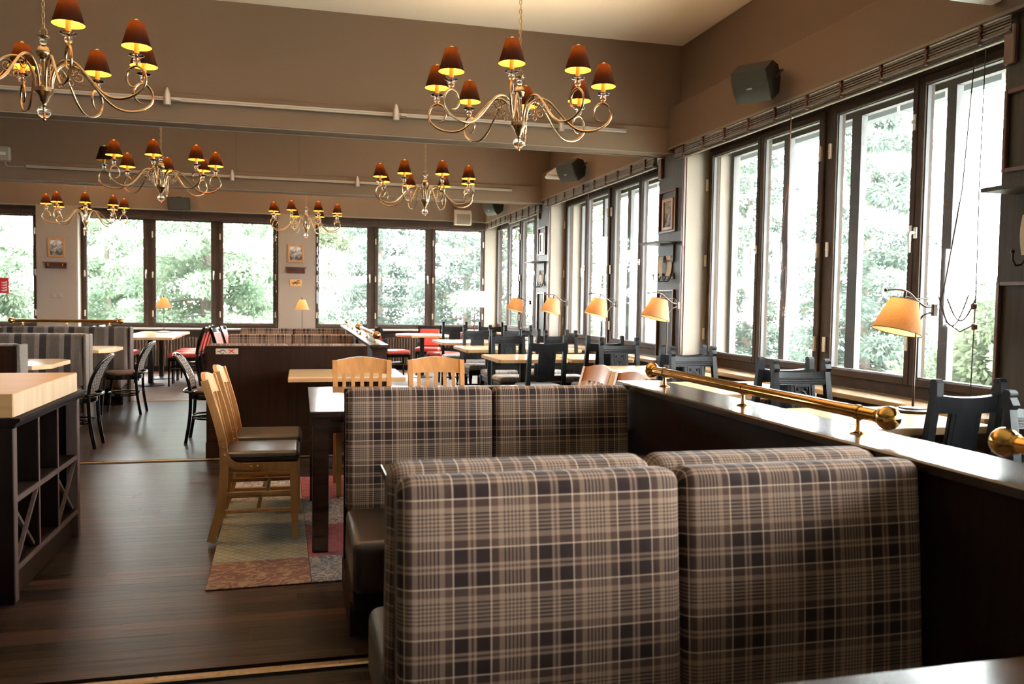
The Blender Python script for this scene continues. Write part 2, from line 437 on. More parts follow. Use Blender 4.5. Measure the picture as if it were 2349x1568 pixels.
# ------------------------------------------------------------------ mesh builder
class MB:
    def __init__(s):
        s.v = []
        s.f = []
        s.uv = {}

    def add(s, verts, faces, T=None, uvs=None):
        o = len(s.v)
        for p in verts:
            p = Vector(p)
            s.v.append(T @ p if T is not None else p)
        for i, f in enumerate(faces):
            if uvs:
                s.uv[len(s.f)] = uvs[i]
            s.f.append([o + k for k in f])
        return s

    def box(s, x0, x1, y0, y1, z0, z1, T=None):
        v = [(x, y, z) for z in (z0, z1) for y in (y0, y1) for x in (x0, x1)]
        f = [(0, 2, 3, 1), (4, 5, 7, 6), (0, 1, 5, 4), (2, 6, 7, 3), (0, 4, 6, 2), (1, 3, 7, 5)]
        return s.add(v, f, T)

    def cbox(s, x0, x1, y0, y1, z0, z1, c=0.005, T=None):
        """box with chamfered edges"""
        vs = []
        idx = {}
        lim = ((x0, x1), (y0, y1), (z0, z1))
        for cx in (0, 1):
            for cy in (0, 1):
                for cz in (0, 1):
                    for ax in range(3):
                        p = []
                        for k, b in enumerate((cx, cy, cz)):
                            e = lim[k][b]
                            p.append(e if k == ax else (e + c if b == 0 else e - c))
                        idx[(cx, cy, cz, ax)] = len(vs)
                        vs.append(tuple(p))
        fs = []
        for ax in range(3):
            o = [k for k in range(3) if k != ax]
            for b in (0, 1):
                loop = []
                for (p, q) in ((0, 0), (1, 0), (1, 1), (0, 1)):
                    key = [0, 0, 0]
                    key[ax] = b
                    key[o[0]] = p
                    key[o[1]] = q
                    loop.append(idx[(*key, ax)])
                fs.append(loop)
        for ax in range(3):
            o = [k for k in range(3) if k != ax]
            for p in (0, 1):
                for q in (0, 1):
                    lo = [0, 0, 0]
                    lo[o[0]] = p
                    lo[o[1]] = q
                    hi = list(lo)
                    hi[ax] = 1
                    fs.append([idx[(*lo, o[0])], idx[(*hi, o[0])], idx[(*hi, o[1])], idx[(*lo, o[1])]])
        for cx in (0, 1):
            for cy in (0, 1):
                for cz in (0, 1):
                    fs.append([idx[(cx, cy, cz, k)] for k in range(3)])
        return s.add(vs, fs, T)

    def prism(s, poly, a0, a1, axis=1, T=None):
        """polygon (2D) extruded along axis; poly in the two other axes in order"""
        n = len(poly)
        v = []
        for a in (a0, a1):
            for p in poly:
                q = list(p)
                q.insert(axis, a)
                v.append(tuple(q))
        f = [list(range(n)), list(range(2 * n - 1, n - 1, -1))]
        for i in range(n):
            j = (i + 1) % n
            f.append([i, i + n, j + n, j])
        return s.add(v, f, T)

    def tube(s, path, r, n=8, closed=False, T=None, caps=True, flat_=1.0):
        P = [Vector(p) for p in path]
        L = len(P)
        rr = r if isinstance(r, (list, tuple)) else [r] * L
        tg = []
        for i in range(L):
            if closed:
                d = P[(i + 1) % L] - P[i - 1]
            else:
                d = P[min(i + 1, L - 1)] - P[max(i - 1, 0)]
            tg.append(d.normalized() if d.length > 1e-9 else Vector((0, 0, 1)))
        ref = Vector((0, 0, 1)) if abs(tg[0].z) < 0.9 else Vector((1, 0, 0))
        nrm = (ref - tg[0] * ref.dot(tg[0])).normalized()
        v = []
        for i in range(L):
            nrm = (nrm - tg[i] * nrm.dot(tg[i]))
            nrm = nrm.normalized() if nrm.length > 1e-6 else tg[i].orthogonal().normalized()
            b = tg[i].cross(nrm)
            for k in range(n):
                a = 2 * PI * k / n
                v.append(P[i] + (nrm * math.cos(a) + b * math.sin(a) * flat_) * rr[i])
        f = []
        for i in range(L if closed else L - 1):
            j = (i + 1) % L
            for k in range(n):
                k2 = (k + 1) % n
                f.append([i * n + k, i * n + k2, j * n + k2, j * n + k])
        if caps and not closed:
            f.append(list(range(n - 1, -1, -1)))
            f.append([(L - 1) * n + k for k in range(n)])
        return s.add(v, f, T)

    def lathe(s, prof, n=16, c=(0, 0, 0), T=None, capb=True, capt=True):
        v = []
        for (r, z) in prof:
            for k in range(n):
                a = 2 * PI * k / n
                v.append((c[0] + r * math.cos(a), c[1] + r * math.sin(a), c[2] + z))
        f = []
        m = len(prof)
        for i in range(m - 1):
            for k in range(n):
                k2 = (k + 1) % n
                f.append([i * n + k, i * n + k2, (i + 1) * n + k2, (i + 1) * n + k])
        if capb and prof[0][0] > 1e-5:
            f.append(list(range(n - 1, -1, -1)))
        if capt and prof[-1][0] > 1e-5:
            f.append([(m - 1) * n + k for k in range(n)])
        return s.add(v, f, T)

    def ball(s, c, r, n=14, T=None, sz=1.0):
        m = max(6, n // 2)
        pr = [(max(1e-4, r * math.sin(PI * i / m)), -r * sz * math.cos(PI * i / m)) for i in range(m + 1)]
        return s.lathe(pr, n, c, T, False, False)

    def cyl(s, p, q, r, n=10, T=None):
        return s.tube([p, q], r, n, T=T)

    def mesh(s, name, mat, smooth=None):
        me = bpy.data.meshes.new(name)
        me.from_pydata([tuple(p) for p in s.v], [], s.f)
        if s.uv:
            ul = me.uv_layers.new(name='UVMap')
            for p in me.polygons:
                u = s.uv.get(p.index)
                if u:
                    for li, q in zip(p.loop_indices, u):
                        ul.data[li].uv = q
        if mat is not None:
            me.materials.append(M[mat] if isinstance(mat, str) else mat)
        if smooth:
            for p in me.polygons:
                p.use_smooth = True
            if smooth != 'all':
                me.set_sharp_from_angle(angle=R(38))
        me.update()
        return me

    def build(s, name, mat, parent=None, smooth=None, loc=None, rz=0.0):
        o = bpy.data.objects.new(name, s.mesh(name, mat, smooth))
        COL.objects.link(o)
        if parent is not None:
            o.parent = parent
        if loc is not None:
            o.location = loc
        if rz:
            o.rotation_euler = (0, 0, rz)
        return o

def put(me, name, parent=None, loc=(0, 0, 0), rot=(0, 0, 0)):
    o = bpy.data.objects.new(name, me)
    COL.objects.link(o)
    o.parent = parent
    o.location = loc
    o.rotation_euler = rot
    return o

def tag(o, label=None, cat=None, group=None, kind=None):
    if label:
        o['label'] = label
    if cat:
        o['category'] = cat
    if group:
        o['group'] = group
    if kind:
        o['kind'] = kind
    return o

def thing(name, label, cat, loc=(0, 0, 0), rz=0.0, group=None):
    o = bpy.data.objects.new(name, None)
    o.empty_display_size = 0.1
    COL.objects.link(o)
    o.location = loc
    o.rotation_euler = (0, 0, rz)
    return tag(o, label, cat, group)

def struct_root(name, loc=(0, 0, 0), rz=0.0):
    o = bpy.data.objects.new(name, None)
    o.empty_display_size = 0.1
    COL.objects.link(o)
    o.location = loc
    o.rotation_euler = (0, 0, rz)
    o['kind'] = 'structure'
    return o

def _cp(o, parent):
    c = o.copy()
    COL.objects.link(c)
    c.parent = parent
    for ch in o.children:
        _cp(ch, c)
    return c

def dup(root, loc, rz=0.0, label=None, group=None):
    c = _cp(root, None)
    c.location = loc
    c.rotation_euler = (0, 0, rz)
    if label:
        c['label'] = label
    if group:
        c['group'] = group
    return c

def place(proto, spots, group=None):
    """spots: (x, y, z, rz, label); the first moves the prototype itself"""
    out = []
    for i, (x, y, z, rz, lb) in enumerate(spots):
        if i == 0:
            o = proto
            o.location = (x, y, z)
            o.rotation_euler = (0, 0, rz)
        else:
            o = dup(proto, (x, y, z), rz)
        o['label'] = lb
        if group:
            o['group'] = group
        out.append(o)
    return out

def point_light(parent, loc, energy, color, radius):
    l = bpy.data.lights.new('bulb_light', 'POINT')
    l.energy = energy
    l.color = color
    l.shadow_soft_size = radius
    o = bpy.data.objects.new('bulb_light', l)
    COL.objects.link(o)
    o.parent = parent
    o.location = loc
    return o

# ------------------------------------------------------------------ the room
XW, XE = -8.3, 3.55          # left wall, face of the right pilasters
YB, YF = 15.9, -3.0          # face of the back pillars, wall behind the camera
ZC = 3.87
YBEAM = [(7.58, 7.83), (12.0, 12.27)]

def struct(mb, name, mat, smooth=None, parent=None):
    o = mb.build(name, mat, parent, smooth)
    if parent is None:
        o['kind'] = 'structure'
    return o

# floor: slab, single planks where they can be told apart, the rest joined
floor = struct(MB().box(XW, 3.95, YF, 11.45, -0.12, -0.012), 'floor', 'slab')
PW = 0.072
cnt = 0
far_pl = MB()
rows = int((11.44 - (YF + 0.02)) / PW)
bx = [(xw, MB()) for xw in ()]
plank_mesh = {}
def plank_me(L):
    if L not in plank_mesh:
        plank_mesh[L] = MB().cbox(0, L - 0.0006, 0.0002, PW - 0.0002, -0.012, 0, 0.0005).mesh('plank', 'plank')
    return plank_mesh[L]
for j in range(rows):
    y = YF + 0.02 + j * PW
    if 3.05 < y + PW and y < 3.11:
        continue
    if 7.22 < y + PW and y < 7.30:
        continue
    near = 3.1 < y < 7.25
    x = -2.55 - rnd.random() * 0.9 if near else XW + 0.02 - rnd.random()
    if near:
        far_pl.box(XW + 0.01, x - 0.001, y + 0.0006, y + PW - 0.0006, -0.012, 0)
    while True:
        L = rnd.choice((1.1, 1.3, 1.5, 1.7)) if near else rnd.choice((1.4, 2.0, 2.6))
        if near and x < 0.55:
            put(plank_me(L), 'plank', floor, (x, y, 0))
            cnt += 1
        else:
            far_pl.box(max(x, XW + 0.01), min(x + L - 0.001, 3.9), y + 0.0006, y + PW - 0.0006, -0.012, 0)
        x += L
        if x > 3.9:
            break
fp = far_pl.build('planks', 'plank_field', floor)
fp['kind'] = 'stuff'
floor2 = struct(MB().box(XW, 3.95, 11.47, 16.4, -0.12, 0.0), 'floor_2', 'carpet')

# brass floor strips with their screws
screw = MB().lathe([(0.006, 0), (0.006, 0.001), (0.003, 0.002)], 8).mesh('screw', 'antique', True)
for i, (y0, y1, x0, x1) in enumerate(((3.055, 3.1, -5.0, 1.5), (7.245, 7.28, -5.0, 3.4), (11.44, 11.475, -5.0, 3.4))):
    s = struct(MB().prism([(y0, 0.0005), (y1, 0.0005), (y1 - 0.008, 0.0055), (y0 + 0.008, 0.0055)], x0, x1, 0), 'trim_%d' % (i + 1), 'brass_strip')
    for k in range(30):
        xx = x0 + 0.1 + k * 0.21
        if xx < min(x1, 1.0):
            put(screw, 'screw', s, (xx, (y0 + y1) / 2 + (0.008 if k % 2 else -0.008), 0.0055))

# ceiling and the downstand beams that cross it
struct(MB().box(XW - 0.3, 3.95, YF - 0.3, 16.6, ZC, ZC + 0.2), 'ceiling', 'ceiling')
for (a, b) in YBEAM:
    bm = struct(MB().box(XW, 3.64, a + 0.03, b, 3.06, ZC), 'ceiling_beam', 'wall')
    struct(MB().cbox(XW, 3.64, a, b, 2.82, 3.06, 0.004), 'beam_casing', 'wall', parent=bm)
    struct(MB().box(XW, 3.64, a + 0.004, a + 0.016, 2.812, 2.8205).box(XW, 3.64, b - 0.016, b - 0.004, 2.812, 2.8205), 'bead', 'pale_wall', parent=bm)
    if a > 10:
        struct(MB().box(-0.857, -0.853, a + 0.0285, a + 0.032, 3.06, ZC).box(-0.026, -0.022, a + 0.0285, a + 0.032, 3.06, ZC), 'panel_joint', 'low_wall', parent=bm)

# right wall: dado, pilaster cores, fascia box, upper wall
BAY = 4.42
PIL = [(7.32 + BAY * k, (7.86 if k != -1 else 8.02) + BAY * k) for k in (-2, -1, 0, 1)]
wr = MB()
wr.box(3.66, 3.95, YF, 16.6, 0, 0.735)
for a, b in PIL:
    wr.box(3.55, 4.12, a, b, 0.0, 2.87)
wr.box(3.62, 3.95, YF, 16.6, 3.26, ZC)
wall_right = struct(wr, 'wall_right', 'wall')
struct(MB().cbox(3.49, 4.12, YF, 16.6, 2.86, 3.26, 0.006), 'fascia', 'wall', parent=wall_right)
struct(MB().box(3.478, 3.492, YF, 15.9, 2.848, 2.866), 'fascia_bead', 'pale_wall', parent=wall_right)
struct(MB().box(3.645, 3.659, YF, 15.95, 0.0, 0.735), 'dado', 'low_wall', parent=wall_right)
for a, b in PIL:     # paler paint in the window reveals
    struct(MB().box(3.556, 4.10, a - 0.012, a - 0.0005, 0.77, 2.86), 'reveal', 'pale_wall', parent=wall_right)
    struct(MB().box(3.556, 4.10, b + 0.0005, b + 0.012, 0.77, 2.86), 'reveal', 'pale_wall', parent=wall_right)

# back wall: dado, pillars, wall over the windows
BW = [(-7.77, -4.39), (-3.764, -0.389), (0.26, 3.54)]
wb = MB()
wb.box(XW, 3.95, 16.02, 16.4, 0, 0.75)
wb.box(XW, 3.95, 15.9, 16.6, 2.88, ZC)
for a, b in ((XW, -7.77), (-4.39, -3.764), (-0.389, 0.26)):
    wb.box(a, b, YB, 16.4, 0, 2.88)
wall_back = struct(wb, 'wall_back', 'wall')
struct(MB().box(3.53, 3.83, 16.1, 16.4, 0.0, 2.88), 'corner_reveal', 'pale_wall', parent=wall_back)
struct(MB().box(XW, 3.6, 16.005, 16.019, 0, 0.745), 'dado', 'low_wall', parent=wall_back)
for a, b in ((-4.39, -3.764), (-0.389, 0.26)):
    struct(MB().box(a, b, YB - 0.012, YB, 0.78, 2.87), 'pillar_face', 'pale_wall', parent=wall_back)
    struct(MB().box(a - 0.012, a - 0.0005, YB, 16.2, 0.78, 2.87).box(b + 0.0005, b + 0.012, YB, 16.2, 0.78, 2.87), 'reveal', 'pale_wall', parent=wall_back)
struct(MB().box(XW, 3.5, 15.888, 15.902, 2.868, 2.886), 'head_bead', 'pale_wall', parent=wall_back)
struct(MB().box(XW - 0.2, XW, YF, 16.6, 0, ZC), 'wall_left', 'pale_wall')
struct(MB().box(XW, 3.95, YF - 0.2, YF, 0, ZC), 'wall_front', 'pale_wall')

# sills
for k in (-1, 0, 1, 2):
    a = (3.44 if k else 3.605) + BAY * (k)
    struct(MB().cbox(3.50, 3.80, a - 0.0, 7.315 + BAY * k, 0.735, 0.77, 0.004), 'trim_%d' % (6 + k), 'sill')
for i, (a, b) in enumerate(BW):
    struct(MB().cbox(a, b, 15.86, 16.13, 0.748, 0.778, 0.006), 'trim_%d' % (10 + i), 'sill_b')

# ------------------------------------------------------------------ windows
HINGE = MB().cbox(-0.011, 0.011, -0.022, 0, -0.055, 0.055, 0.003).box(-0.012, 0.012, -0.0235, 0.0, -0.003, 0.003).mesh('hinge', 'hinge')
LATCH = MB().cbox(-0.012, 0.012, -0.01, 0, -0.05, 0.05, 0.003).cbox(-0.006, 0.02, -0.028, -0.01, -0.012, 0.012, 0.003).mesh('latch', 'white_pl')
_hd = MB().cbox(-0.014, 0.014, -0.012, 0, -0.035, 0.035, 0.003)
_hd.cyl((0, -0.012, 0), (0, -0.045, 0), 0.009, 8).tube([(0, -0.045, 0.0), (0, -0.052, -0.02), (0, -0.05, -0.07), (0, -0.047, -0.125)], [0.011, 0.011, 0.01, 0.008], 8)
HANDLE = _hd.mesh('handle', 'white_pl', True)

def window(n, L, sashes, z0, z1, gz0, gz1, loc, rz, hinge_x, handle_x, latch_x, storm=True):
    """sashes: list of glass intervals along local x; local -y is the room side"""
    w = struct_root('window_%d' % n, loc, rz)
    fr = MB()
    fr.box(0, 0.045, -0.03, 0.07, z0, z1).box(L - 0.045, L, -0.03, 0.07, z0, z1)
    fr.box(0.045, L - 0.045, -0.03, 0.07, z0, gz0 - 0.055).box(0.045, L - 0.045, -0.03, 0.07, gz1 + 0.055, z1)
    cuts = []
    for i in range(len(sashes) - 1):
        a, b = sashes[i][1], sashes[i + 1][0]
        if b - a > 0.15:
            fr.box((a + b) / 2 - 0.035, (a + b) / 2 + 0.035, -0.03, 0.07, gz0 - 0.055, gz1 + 0.055)
            cuts.append(((a + b) / 2 - 0.036, (a + b) / 2 + 0.036))
        else:
            cuts.append(((a + b) / 2, (a + b) / 2))
    fr.build('frame', 'frame_brown', w)
    lo = [0.046] + [c[1] for c in cuts]
    hi = [c[0] for c in cuts] + [L - 0.046]
    for i, (a, b) in enumerate(sashes):
        A, B, za, zb = lo[i] + 0.001, hi[i] - 0.001, gz0 - 0.053, gz1 + 0.053
        s = MB()
        s.cbox(A, a, -0.05, 0.03, za, zb, 0.006).cbox(b, B, -0.05, 0.03, za, zb, 0.006)
        s.cbox(a - 0.004, b + 0.004, -0.05, 0.03, za, gz0, 0.006).cbox(a - 0.004, b + 0.004, -0.05, 0.03, gz1, zb, 0.006)
        so = s.build('sash', 'frame_brown', w)
        MB().box(a - 0.005, b + 0.005, -0.004, 0.004, gz0 - 0.005, gz1 + 0.005).build('pane', 'glass', so)
        bead = MB()
        for (p, q, r_, t_) in ((a, a + 0.006, gz0, gz1), (b - 0.006, b, gz0, gz1), (a, b, gz0, gz0 + 0.006), (a, b, gz1 - 0.006, gz1)):
            bead.box(p, q, -0.03, -0.004, r_, t_)
        bead.build('glazing_bead', 'storm', so)
    H = gz1 - gz0
    for x in hinge_x:
        for k in (0.09, 0.47, 0.86):
            put(HINGE, 'hinge', w, (x, -0.05, gz0 + H * k))
    for x in latch_x:
        for k in (0.12, 0.5, 0.88):
            put(LATCH, 'latch', w, (x, -0.05, gz0 + H * k))
    for x in handle_x:
        put(HANDLE, 'handle', w, (x, -0.05, gz0 + H * 0.5))
    if storm:
        st = MB()
        y0, y1 = 0.2, 0.25
        st.box(0, 0.06, y0, y1, z0, z1).box(L - 0.06, L, y0, y1, z0, z1)
        st.box(0.06, L - 0.06, y0, y1, z0, gz0 - 0.02).box(0.06, L - 0.06, y0, y1, gz1 + 0.02, z1)
        xs = [0.06]
        for i in range(len(sashes) - 1):
            m = (sashes[i][1] + sashes[i + 1][0]) / 2
            hw = 0.055 if sashes[i + 1][0] - sashes[i][1] > 0.15 else 0.04
            st.box(m - hw, m + hw, y0, y1, gz0 - 0.02, gz1 + 0.02)
            xs += [m - hw, m + hw]
        xs.append(L - 0.06)
        so = st.build('outer_sash', 'storm', w)
        for i in range(0, len(xs), 2):
            MB().box(xs[i] - 0.003, xs[i + 1] + 0.003, 0.222, 0.228, gz0 - 0.023, gz1 + 0.023).build('outer_pane', 'glass', so)
    return w

# right wall bays (local x runs towards the camera)
nwin = 1
for k in (-1, 0, 1, 2):
    far = 7.316 + BAY * k
    g = [(far - b - 0.0, far - a) for a, b in ()]
    ss = [(0.098, 0.90), (1.003, 1.767), (1.978, 2.755), (2.859, 3.66)]
    window(nwin, 3.86, ss, 0.771, 2.858, 0.90, 2.74, (3.82, far, 0), R(-90),
           (0.03, 1.815, 1.93, 3.72), (0.93, 2.83), (2.785,) if k == 0 else ())
    nwin += 1
# back wall units
for (a, b), gl in zip(BW, (((-7.66, -6.73), (-6.53, -5.6), (-5.4, -4.505)), ((-3.658, -2.728), (-2.524, -1.581), (-1.376, -0.491)), ((0.332, 1.234), (1.441, 2.35), (2.546, 3.451)))):
    s = [(p - a, q - a) for p, q in gl]
    L = b - a
    window(nwin, L, s, 0.779, 2.87, 0.865, 2.705, (a, 16.15, 0), 0,
           (s[0][0] - 0.03, s[1][0] - 0.05, s[2][0] - 0.05, s[2][1] + 0.04), (s[0][1] + 0.045, s[1][1] + 0.045), (), False)
    nwin += 1

# ------------------------------------------------------------------ rolled bamboo blinds
def blind(x0, x1, z0, z1, nt, mat, mtie, label, loc, rz, group):
    """local x along the blind, hangs from z1 down to z0"""
    t = thing('bamboo_blind', label, 'blind', loc, rz, group)
    W = x1 - x0
    sl = MB()
    n = 11
    for i in range(n):
        z = z0 + 0.012 + (z1 - z0 - 0.02) * i / (n - 1)
        d = 0.016 + 0.014 * (i % 2) + (0.010 if i < 3 else 0)
        sl.box(0, W, -d, 0.012, z - 0.0055, z + 0.0045)
    so = sl.build('slats', mat, t)
    MB().cbox(-0.004, W + 0.004, -0.016, 0.016, z0 - 0.012, z0 + 0.002, 0.004).build('bottom_bar', mat, t)
    MB().box(0, W, -0.012, 0.016, z1 - 0.008, z1 + 0.0).build('head_rail', mat, t)
    for k in range(nt):
        x = W * (k + 0.5) / nt
        tb = MB()
        for i in range(5):
            z = z0 + (z1 - z0) * (i + 0.5) / 5
            tb.cbox(x - 0.008 + 0.006 * (i % 2), x + 0.008 + 0.006 * (i % 2), -0.046, -0.02, z - 0.014, z + 0.014, 0.004)
        tb.build('tie', mtie, t)
    return t
for k, nm in ((-1, 'bay behind the near wood-panelled pillar'), (0, 'wide bay beside the brass-railed partition'), (1, 'middle bay under the small speaker'), (2, 'far corner bay')):
    for h in (0, 1):
        y1 = 7.46 + BAY * k - h * 1.97
        if k == 2:
            y1 -= 0.40 if h == 0 else 0.22
        blind(0, 1.95 if k != 2 or h else 1.78, 2.745 if not (k == 2 and h) else 2.70, 2.846, 5, 'bamboo', 'cord',
              'rolled-up bamboo blind over the %s, %s half of the pair' % (nm, ('deeper', 'entrance-side')[h]), (3.525, y1, 0), R(-90), 'rolled bamboo blinds on the window side')
for i, (a, b) in enumerate(BW):
    blind(0, b - a, 2.735, 2.866, 7, 'bamboo_dark', 'cord_dark',
          'dark rolled blind over the back window ' + ('with the red extinguisher sign', 'with dense green trees outside', 'beside the white floor lamp')[i], (a, 16.03, 0), 0, 'dark rolled blinds on the back wall')

def cord(pts, name, label, mat='cord_dark', r=0.0028, loops=(), toggles=()):
    t = thing(name, label, 'cord', (0, 0, 0))
    MB().tube(pts, r, 5).build('pull_cord', mat, t)
    for lp in loops:
        MB().tube(lp, max(r * 0.8, 0.0034), 5).build('loop', mat, t)
    for p in toggles:
        MB().cbox(p[0] - 0.012, p[0] + 0.012, p[1] - 0.012, p[1] + 0.012, p[2] - 0.016, p[2] + 0.016, 0.004).build('toggle', 'redwood', t)
    return t
def arcl(x, y, z0, w, h, n=14):
    return [(x, y + w * math.sin(PI * i / n) * (1 if i else 1), z0 - h * math.sin(PI * i / n)) if False else
            (x, y - w / 2 + w * i / n, z0 - h * math.sin(PI * i / n)) for i in range(n + 1)]
cord([(3.5, 5.50, 2.75), (3.502, 5.51, 2.0), (3.505, 5.50, 1.55), (3.5, 5.505, 1.33)], 'blind_cord', 'plaited red-brown blind cord with wooden toggles on wide window centre',
     'cord', 0.0045, [[(3.503, 5.51, 2.3), (3.505, 5.58, 1.95), (3.505, 5.60, 1.72), (3.505, 5.56, 1.60), (3.505, 5.51, 1.66), (3.503, 5.50, 1.8)]],
     [(3.5, 5.505, 1.33), (3.5, 5.512, 1.28)])
cord([(3.497, 3.70, 2.72), (3.502, 3.71, 2.0), (3.505, 3.705, 1.45), (3.5, 3.71, 0.78)], 'blind_cord', 'long looped dark blind cord with two toggles by near panelled pillar',
     'cord_dark', 0.0028, [arcl(3.5, 3.86, 1.42, 0.22, 0.17), arcl(3.5, 3.80, 1.40, 0.20, 0.12), [(3.497, 3.77, 2.72), (3.505, 3.83, 2.0), (3.5, 3.92, 1.5), (3.5, 3.95, 1.38), (3.5, 3.9, 1.27), (3.5, 3.8, 1.22), (3.5, 3.71, 1.26)]],
     [(3.5, 3.71, 1.36), (3.5, 3.70, 1.25)])
cord([(3.5, 9.95, 2.75), (3.5, 9.96, 1.9), (3.5, 9.955, 1.2)], 'blind_cord', 'thin red-brown blind cord hanging in middle bay window', 'cord')
cord([(3.5, 8.25, 2.75), (3.5, 8.255, 1.7), (3.5, 8.25, 0.8)], 'blind_cord', 'thin dark blind cord beside the farther face of middle panelled pillar', 'cord_dark')
cord([(3.5, 12.75, 2.75), (3.5, 12.75, 1.9), (3.5, 12.75, 1.05)], 'blind_cord', 'dark beaded blind cord with toggles in far corner bay', 'cord_dark', 0.0045, (), [(3.5, 12.75, 1.42), (3.5, 12.75, 1.13)])
cord([(3.5, 14.6, 2.75), (3.5, 14.6, 1.9), (3.5, 14.6, 1.16)], 'blind_cord', 'thin red blind cord with one toggle in far corner bay', 'cord', 0.0028, (), [(3.5, 14.6, 1.16)])

# ------------------------------------------------------------------ panelled pilasters
def frame_rect(mb, y0, y1, z0, z1, w, xa, xb):
    mb.cbox(xa, xb, y0, y0 + w, z0, z1, 0.003).cbox(xa, xb, y1 - w, y1, z0, z1, 0.003)
    mb.cbox(xa, xb, y0 + w, y1 - w, z0, z0 + w, 0.003).cbox(xa, xb, y0 + w, y1 - w, z1 - w, z1, 0.003)
    return mb
ti = 20
which = {0: 'near panelled pillar', 1: 'middle panelled pillar', 2: 'far panelled pillar'}
for i, (a, b) in enumerate(PIL[1:]):
    t = struct_root('trim_%d' % ti)
    ti += 1
    if i == 2:
        b = min(b, 12.28)
    MB().box(3.530, 3.5495, a + 0.02, b - 0.005, 0, 2.80).build('wood_panel', 'panel', t)
    MB().cbox(3.522, 3.549, a - 0.014, a + 0.02, 0, 2.80, 0.005).build('edge_strip', 'redwood', t)
    frame_rect(MB(), a + 0.13, b - 0.02, 2.05, 2.47, 0.022, 3.508, 3.5305).build('moulding', 'redwood', t)
    frame_rect(MB(), a + 0.13, b - 0.02, 0.80, 1.49, 0.022, 3.508, 3.5305).build('moulding', 'redwood', t)
    MB().cbox(3.50, 3.5295, b - 0.08, b - 0.01, 2.60, 2.80, 0.006).build('corner_block', 'redwood', t)
    cy = (a + b) / 2 + 0.03
    s = thing('wall_shelf', 'narrow dark shelf with back board on the ' + which[i], 'shelf', (3.53, cy, 1.93), 0, 'narrow shelves on the pillars')
    MB().cbox(-0.22, 0, -0.19, 0.22, 0, 0.022, 0.003).build('board', 'panel', s)
    MB().box(-0.018, 0, -0.14, 0.18, -0.17, -0.0005).build('back_board', 'panel', s)
    h = thing('coat_hooks', 'row of three black double coat hooks under shelf on the ' + which[i], 'hooks', (3.53, cy, 1.62), 0, 'coat hooks on the pillars')
    MB().cbox(-0.012, 0, -0.15, 0.17, -0.03, 0.03, 0.003).build('hook_board', 'panel', h)
    for q in (-0.11, 0.0, 0.12):
        MB().tube([(-0.012, q, 0.02), (-0.03, q, -0.02), (-0.05, q, -0.05), (-0.085, q, -0.055), (-0.105, q, -0.025), (-0.105, q, 0.01)], 0.006, 6).ball((-0.105, q, 0.014), 0.011, 8).build('hook', 'black_metal', h, True)
    for q, wv in ((-0.05, 0.02), (0.09, -0.015)):
        mb = MB()
        n = 6
        for j in range(n):
            z0, z1 = -0.09 + 0.2 * j / n, -0.09 + 0.2 * (j + 1) / n
            p0, p1 = wv * math.sin(3 * j / n), wv * math.sin(3 * (j + 1) / n)
            mb.add([(-0.006 + p0, -0.05, z0), (-0.006 + p0, 0.05, z0), (-0.006 + p1, 0.05, z1), (-0.006 + p1, -0.05, z1),
                    (-0.002 + p0, -0.05, z0), (-0.002 + p0, 0.05, z0), (-0.002 + p1, 0.05, z1), (-0.002 + p1, -0.05, z1)],
                   [(0, 1, 2, 3), (7, 6, 5, 4), (0, 3, 7, 4), (1, 5, 6, 2), (0, 4, 5, 1), (3, 2, 6, 7)])
        o = mb.build('hanging_card', 'paper', None, True, (3.505, cy + q, 1.71))
        tag(o, 'cream paper card hanging above the coat hooks, %s of two, on %s' % (('curled one' if q < 0 else 'flatter one'), which[i]), 'card', 'cream cards over the hooks')
    pf = thing('picture_frame', 'small oak framed picture on the ' + which[i], 'picture', (3.5295, cy, 2.23), 0, 'oak framed pictures')
    frame_rect(MB(), -0.11, 0.13, -0.155, 0.155, 0.032, -0.022, 0).build('frame', 'pic_oak', pf)
    MB().box(-0.008, -0.001, -0.08, 0.10, -0.125, 0.125).build('print', 'photo2', pf)
    MB().box(-0.0125, -0.0105, -0.08, 0.10, -0.125, 0.125).build('glass', 'glass', pf)

# ------------------------------------------------------------------ things on the back wall
def back_picture(x0, x1, z0, z1, label):
    p = thing('picture_frame', label, 'picture', ((x0 + x1) / 2, YB - 0.0125, (z0 + z1) / 2), 0, 'oak framed pictures')
    w, h = (x1 - x0) / 2, (z1 - z0) / 2
    fb = MB()
    c = 0.038
    fb.cbox(-w, -w + c, -0.022, 0, -h, h, 0.003).cbox(w - c, w, -0.022, 0, -h, h, 0.003).cbox(-w + c, w - c, -0.022, 0, -h, -h + c, 0.003).cbox(-w + c, w - c, -0.022, 0, h - c, h, 0.003)
    fb.build('frame', 'pic_oak', p)
    MB().box(-w + c, w - c, -0.009, -0.001, -h + c, h - c).build('print', 'photo', p)
back_picture(-4.215, -3.946, 1.992, 2.321, 'oak framed grey photograph above two brass coat hooks')
back_picture(-0.229, 0.06, 2.006, 2.334, 'oak framed grey landscape photograph above the plain dark shelf')
hb = thing('coat_rack', 'dark wall shelf with two brass coat hooks below a framed photograph', 'coat rack', (-4.087, YB - 0.0125, 1.853))
MB().cbox(-0.17, 0.17, -0.02, 0, -0.055, 0.035, 0.003).cbox(-0.187, 0.187, -0.11, 0, 0.035, 0.055, 0.003).build('board', 'redwood', hb)
for q in (-0.11, 0.12):
    MB().tube([(q, -0.02, 0.0), (q, -0.06, -0.01), (q, -0.075, 0.01), (q, -0.075, 0.025)], 0.009, 6).ball((q, -0.075, 0.028), 0.014, 8).build('hook', 'brass', hb, True)
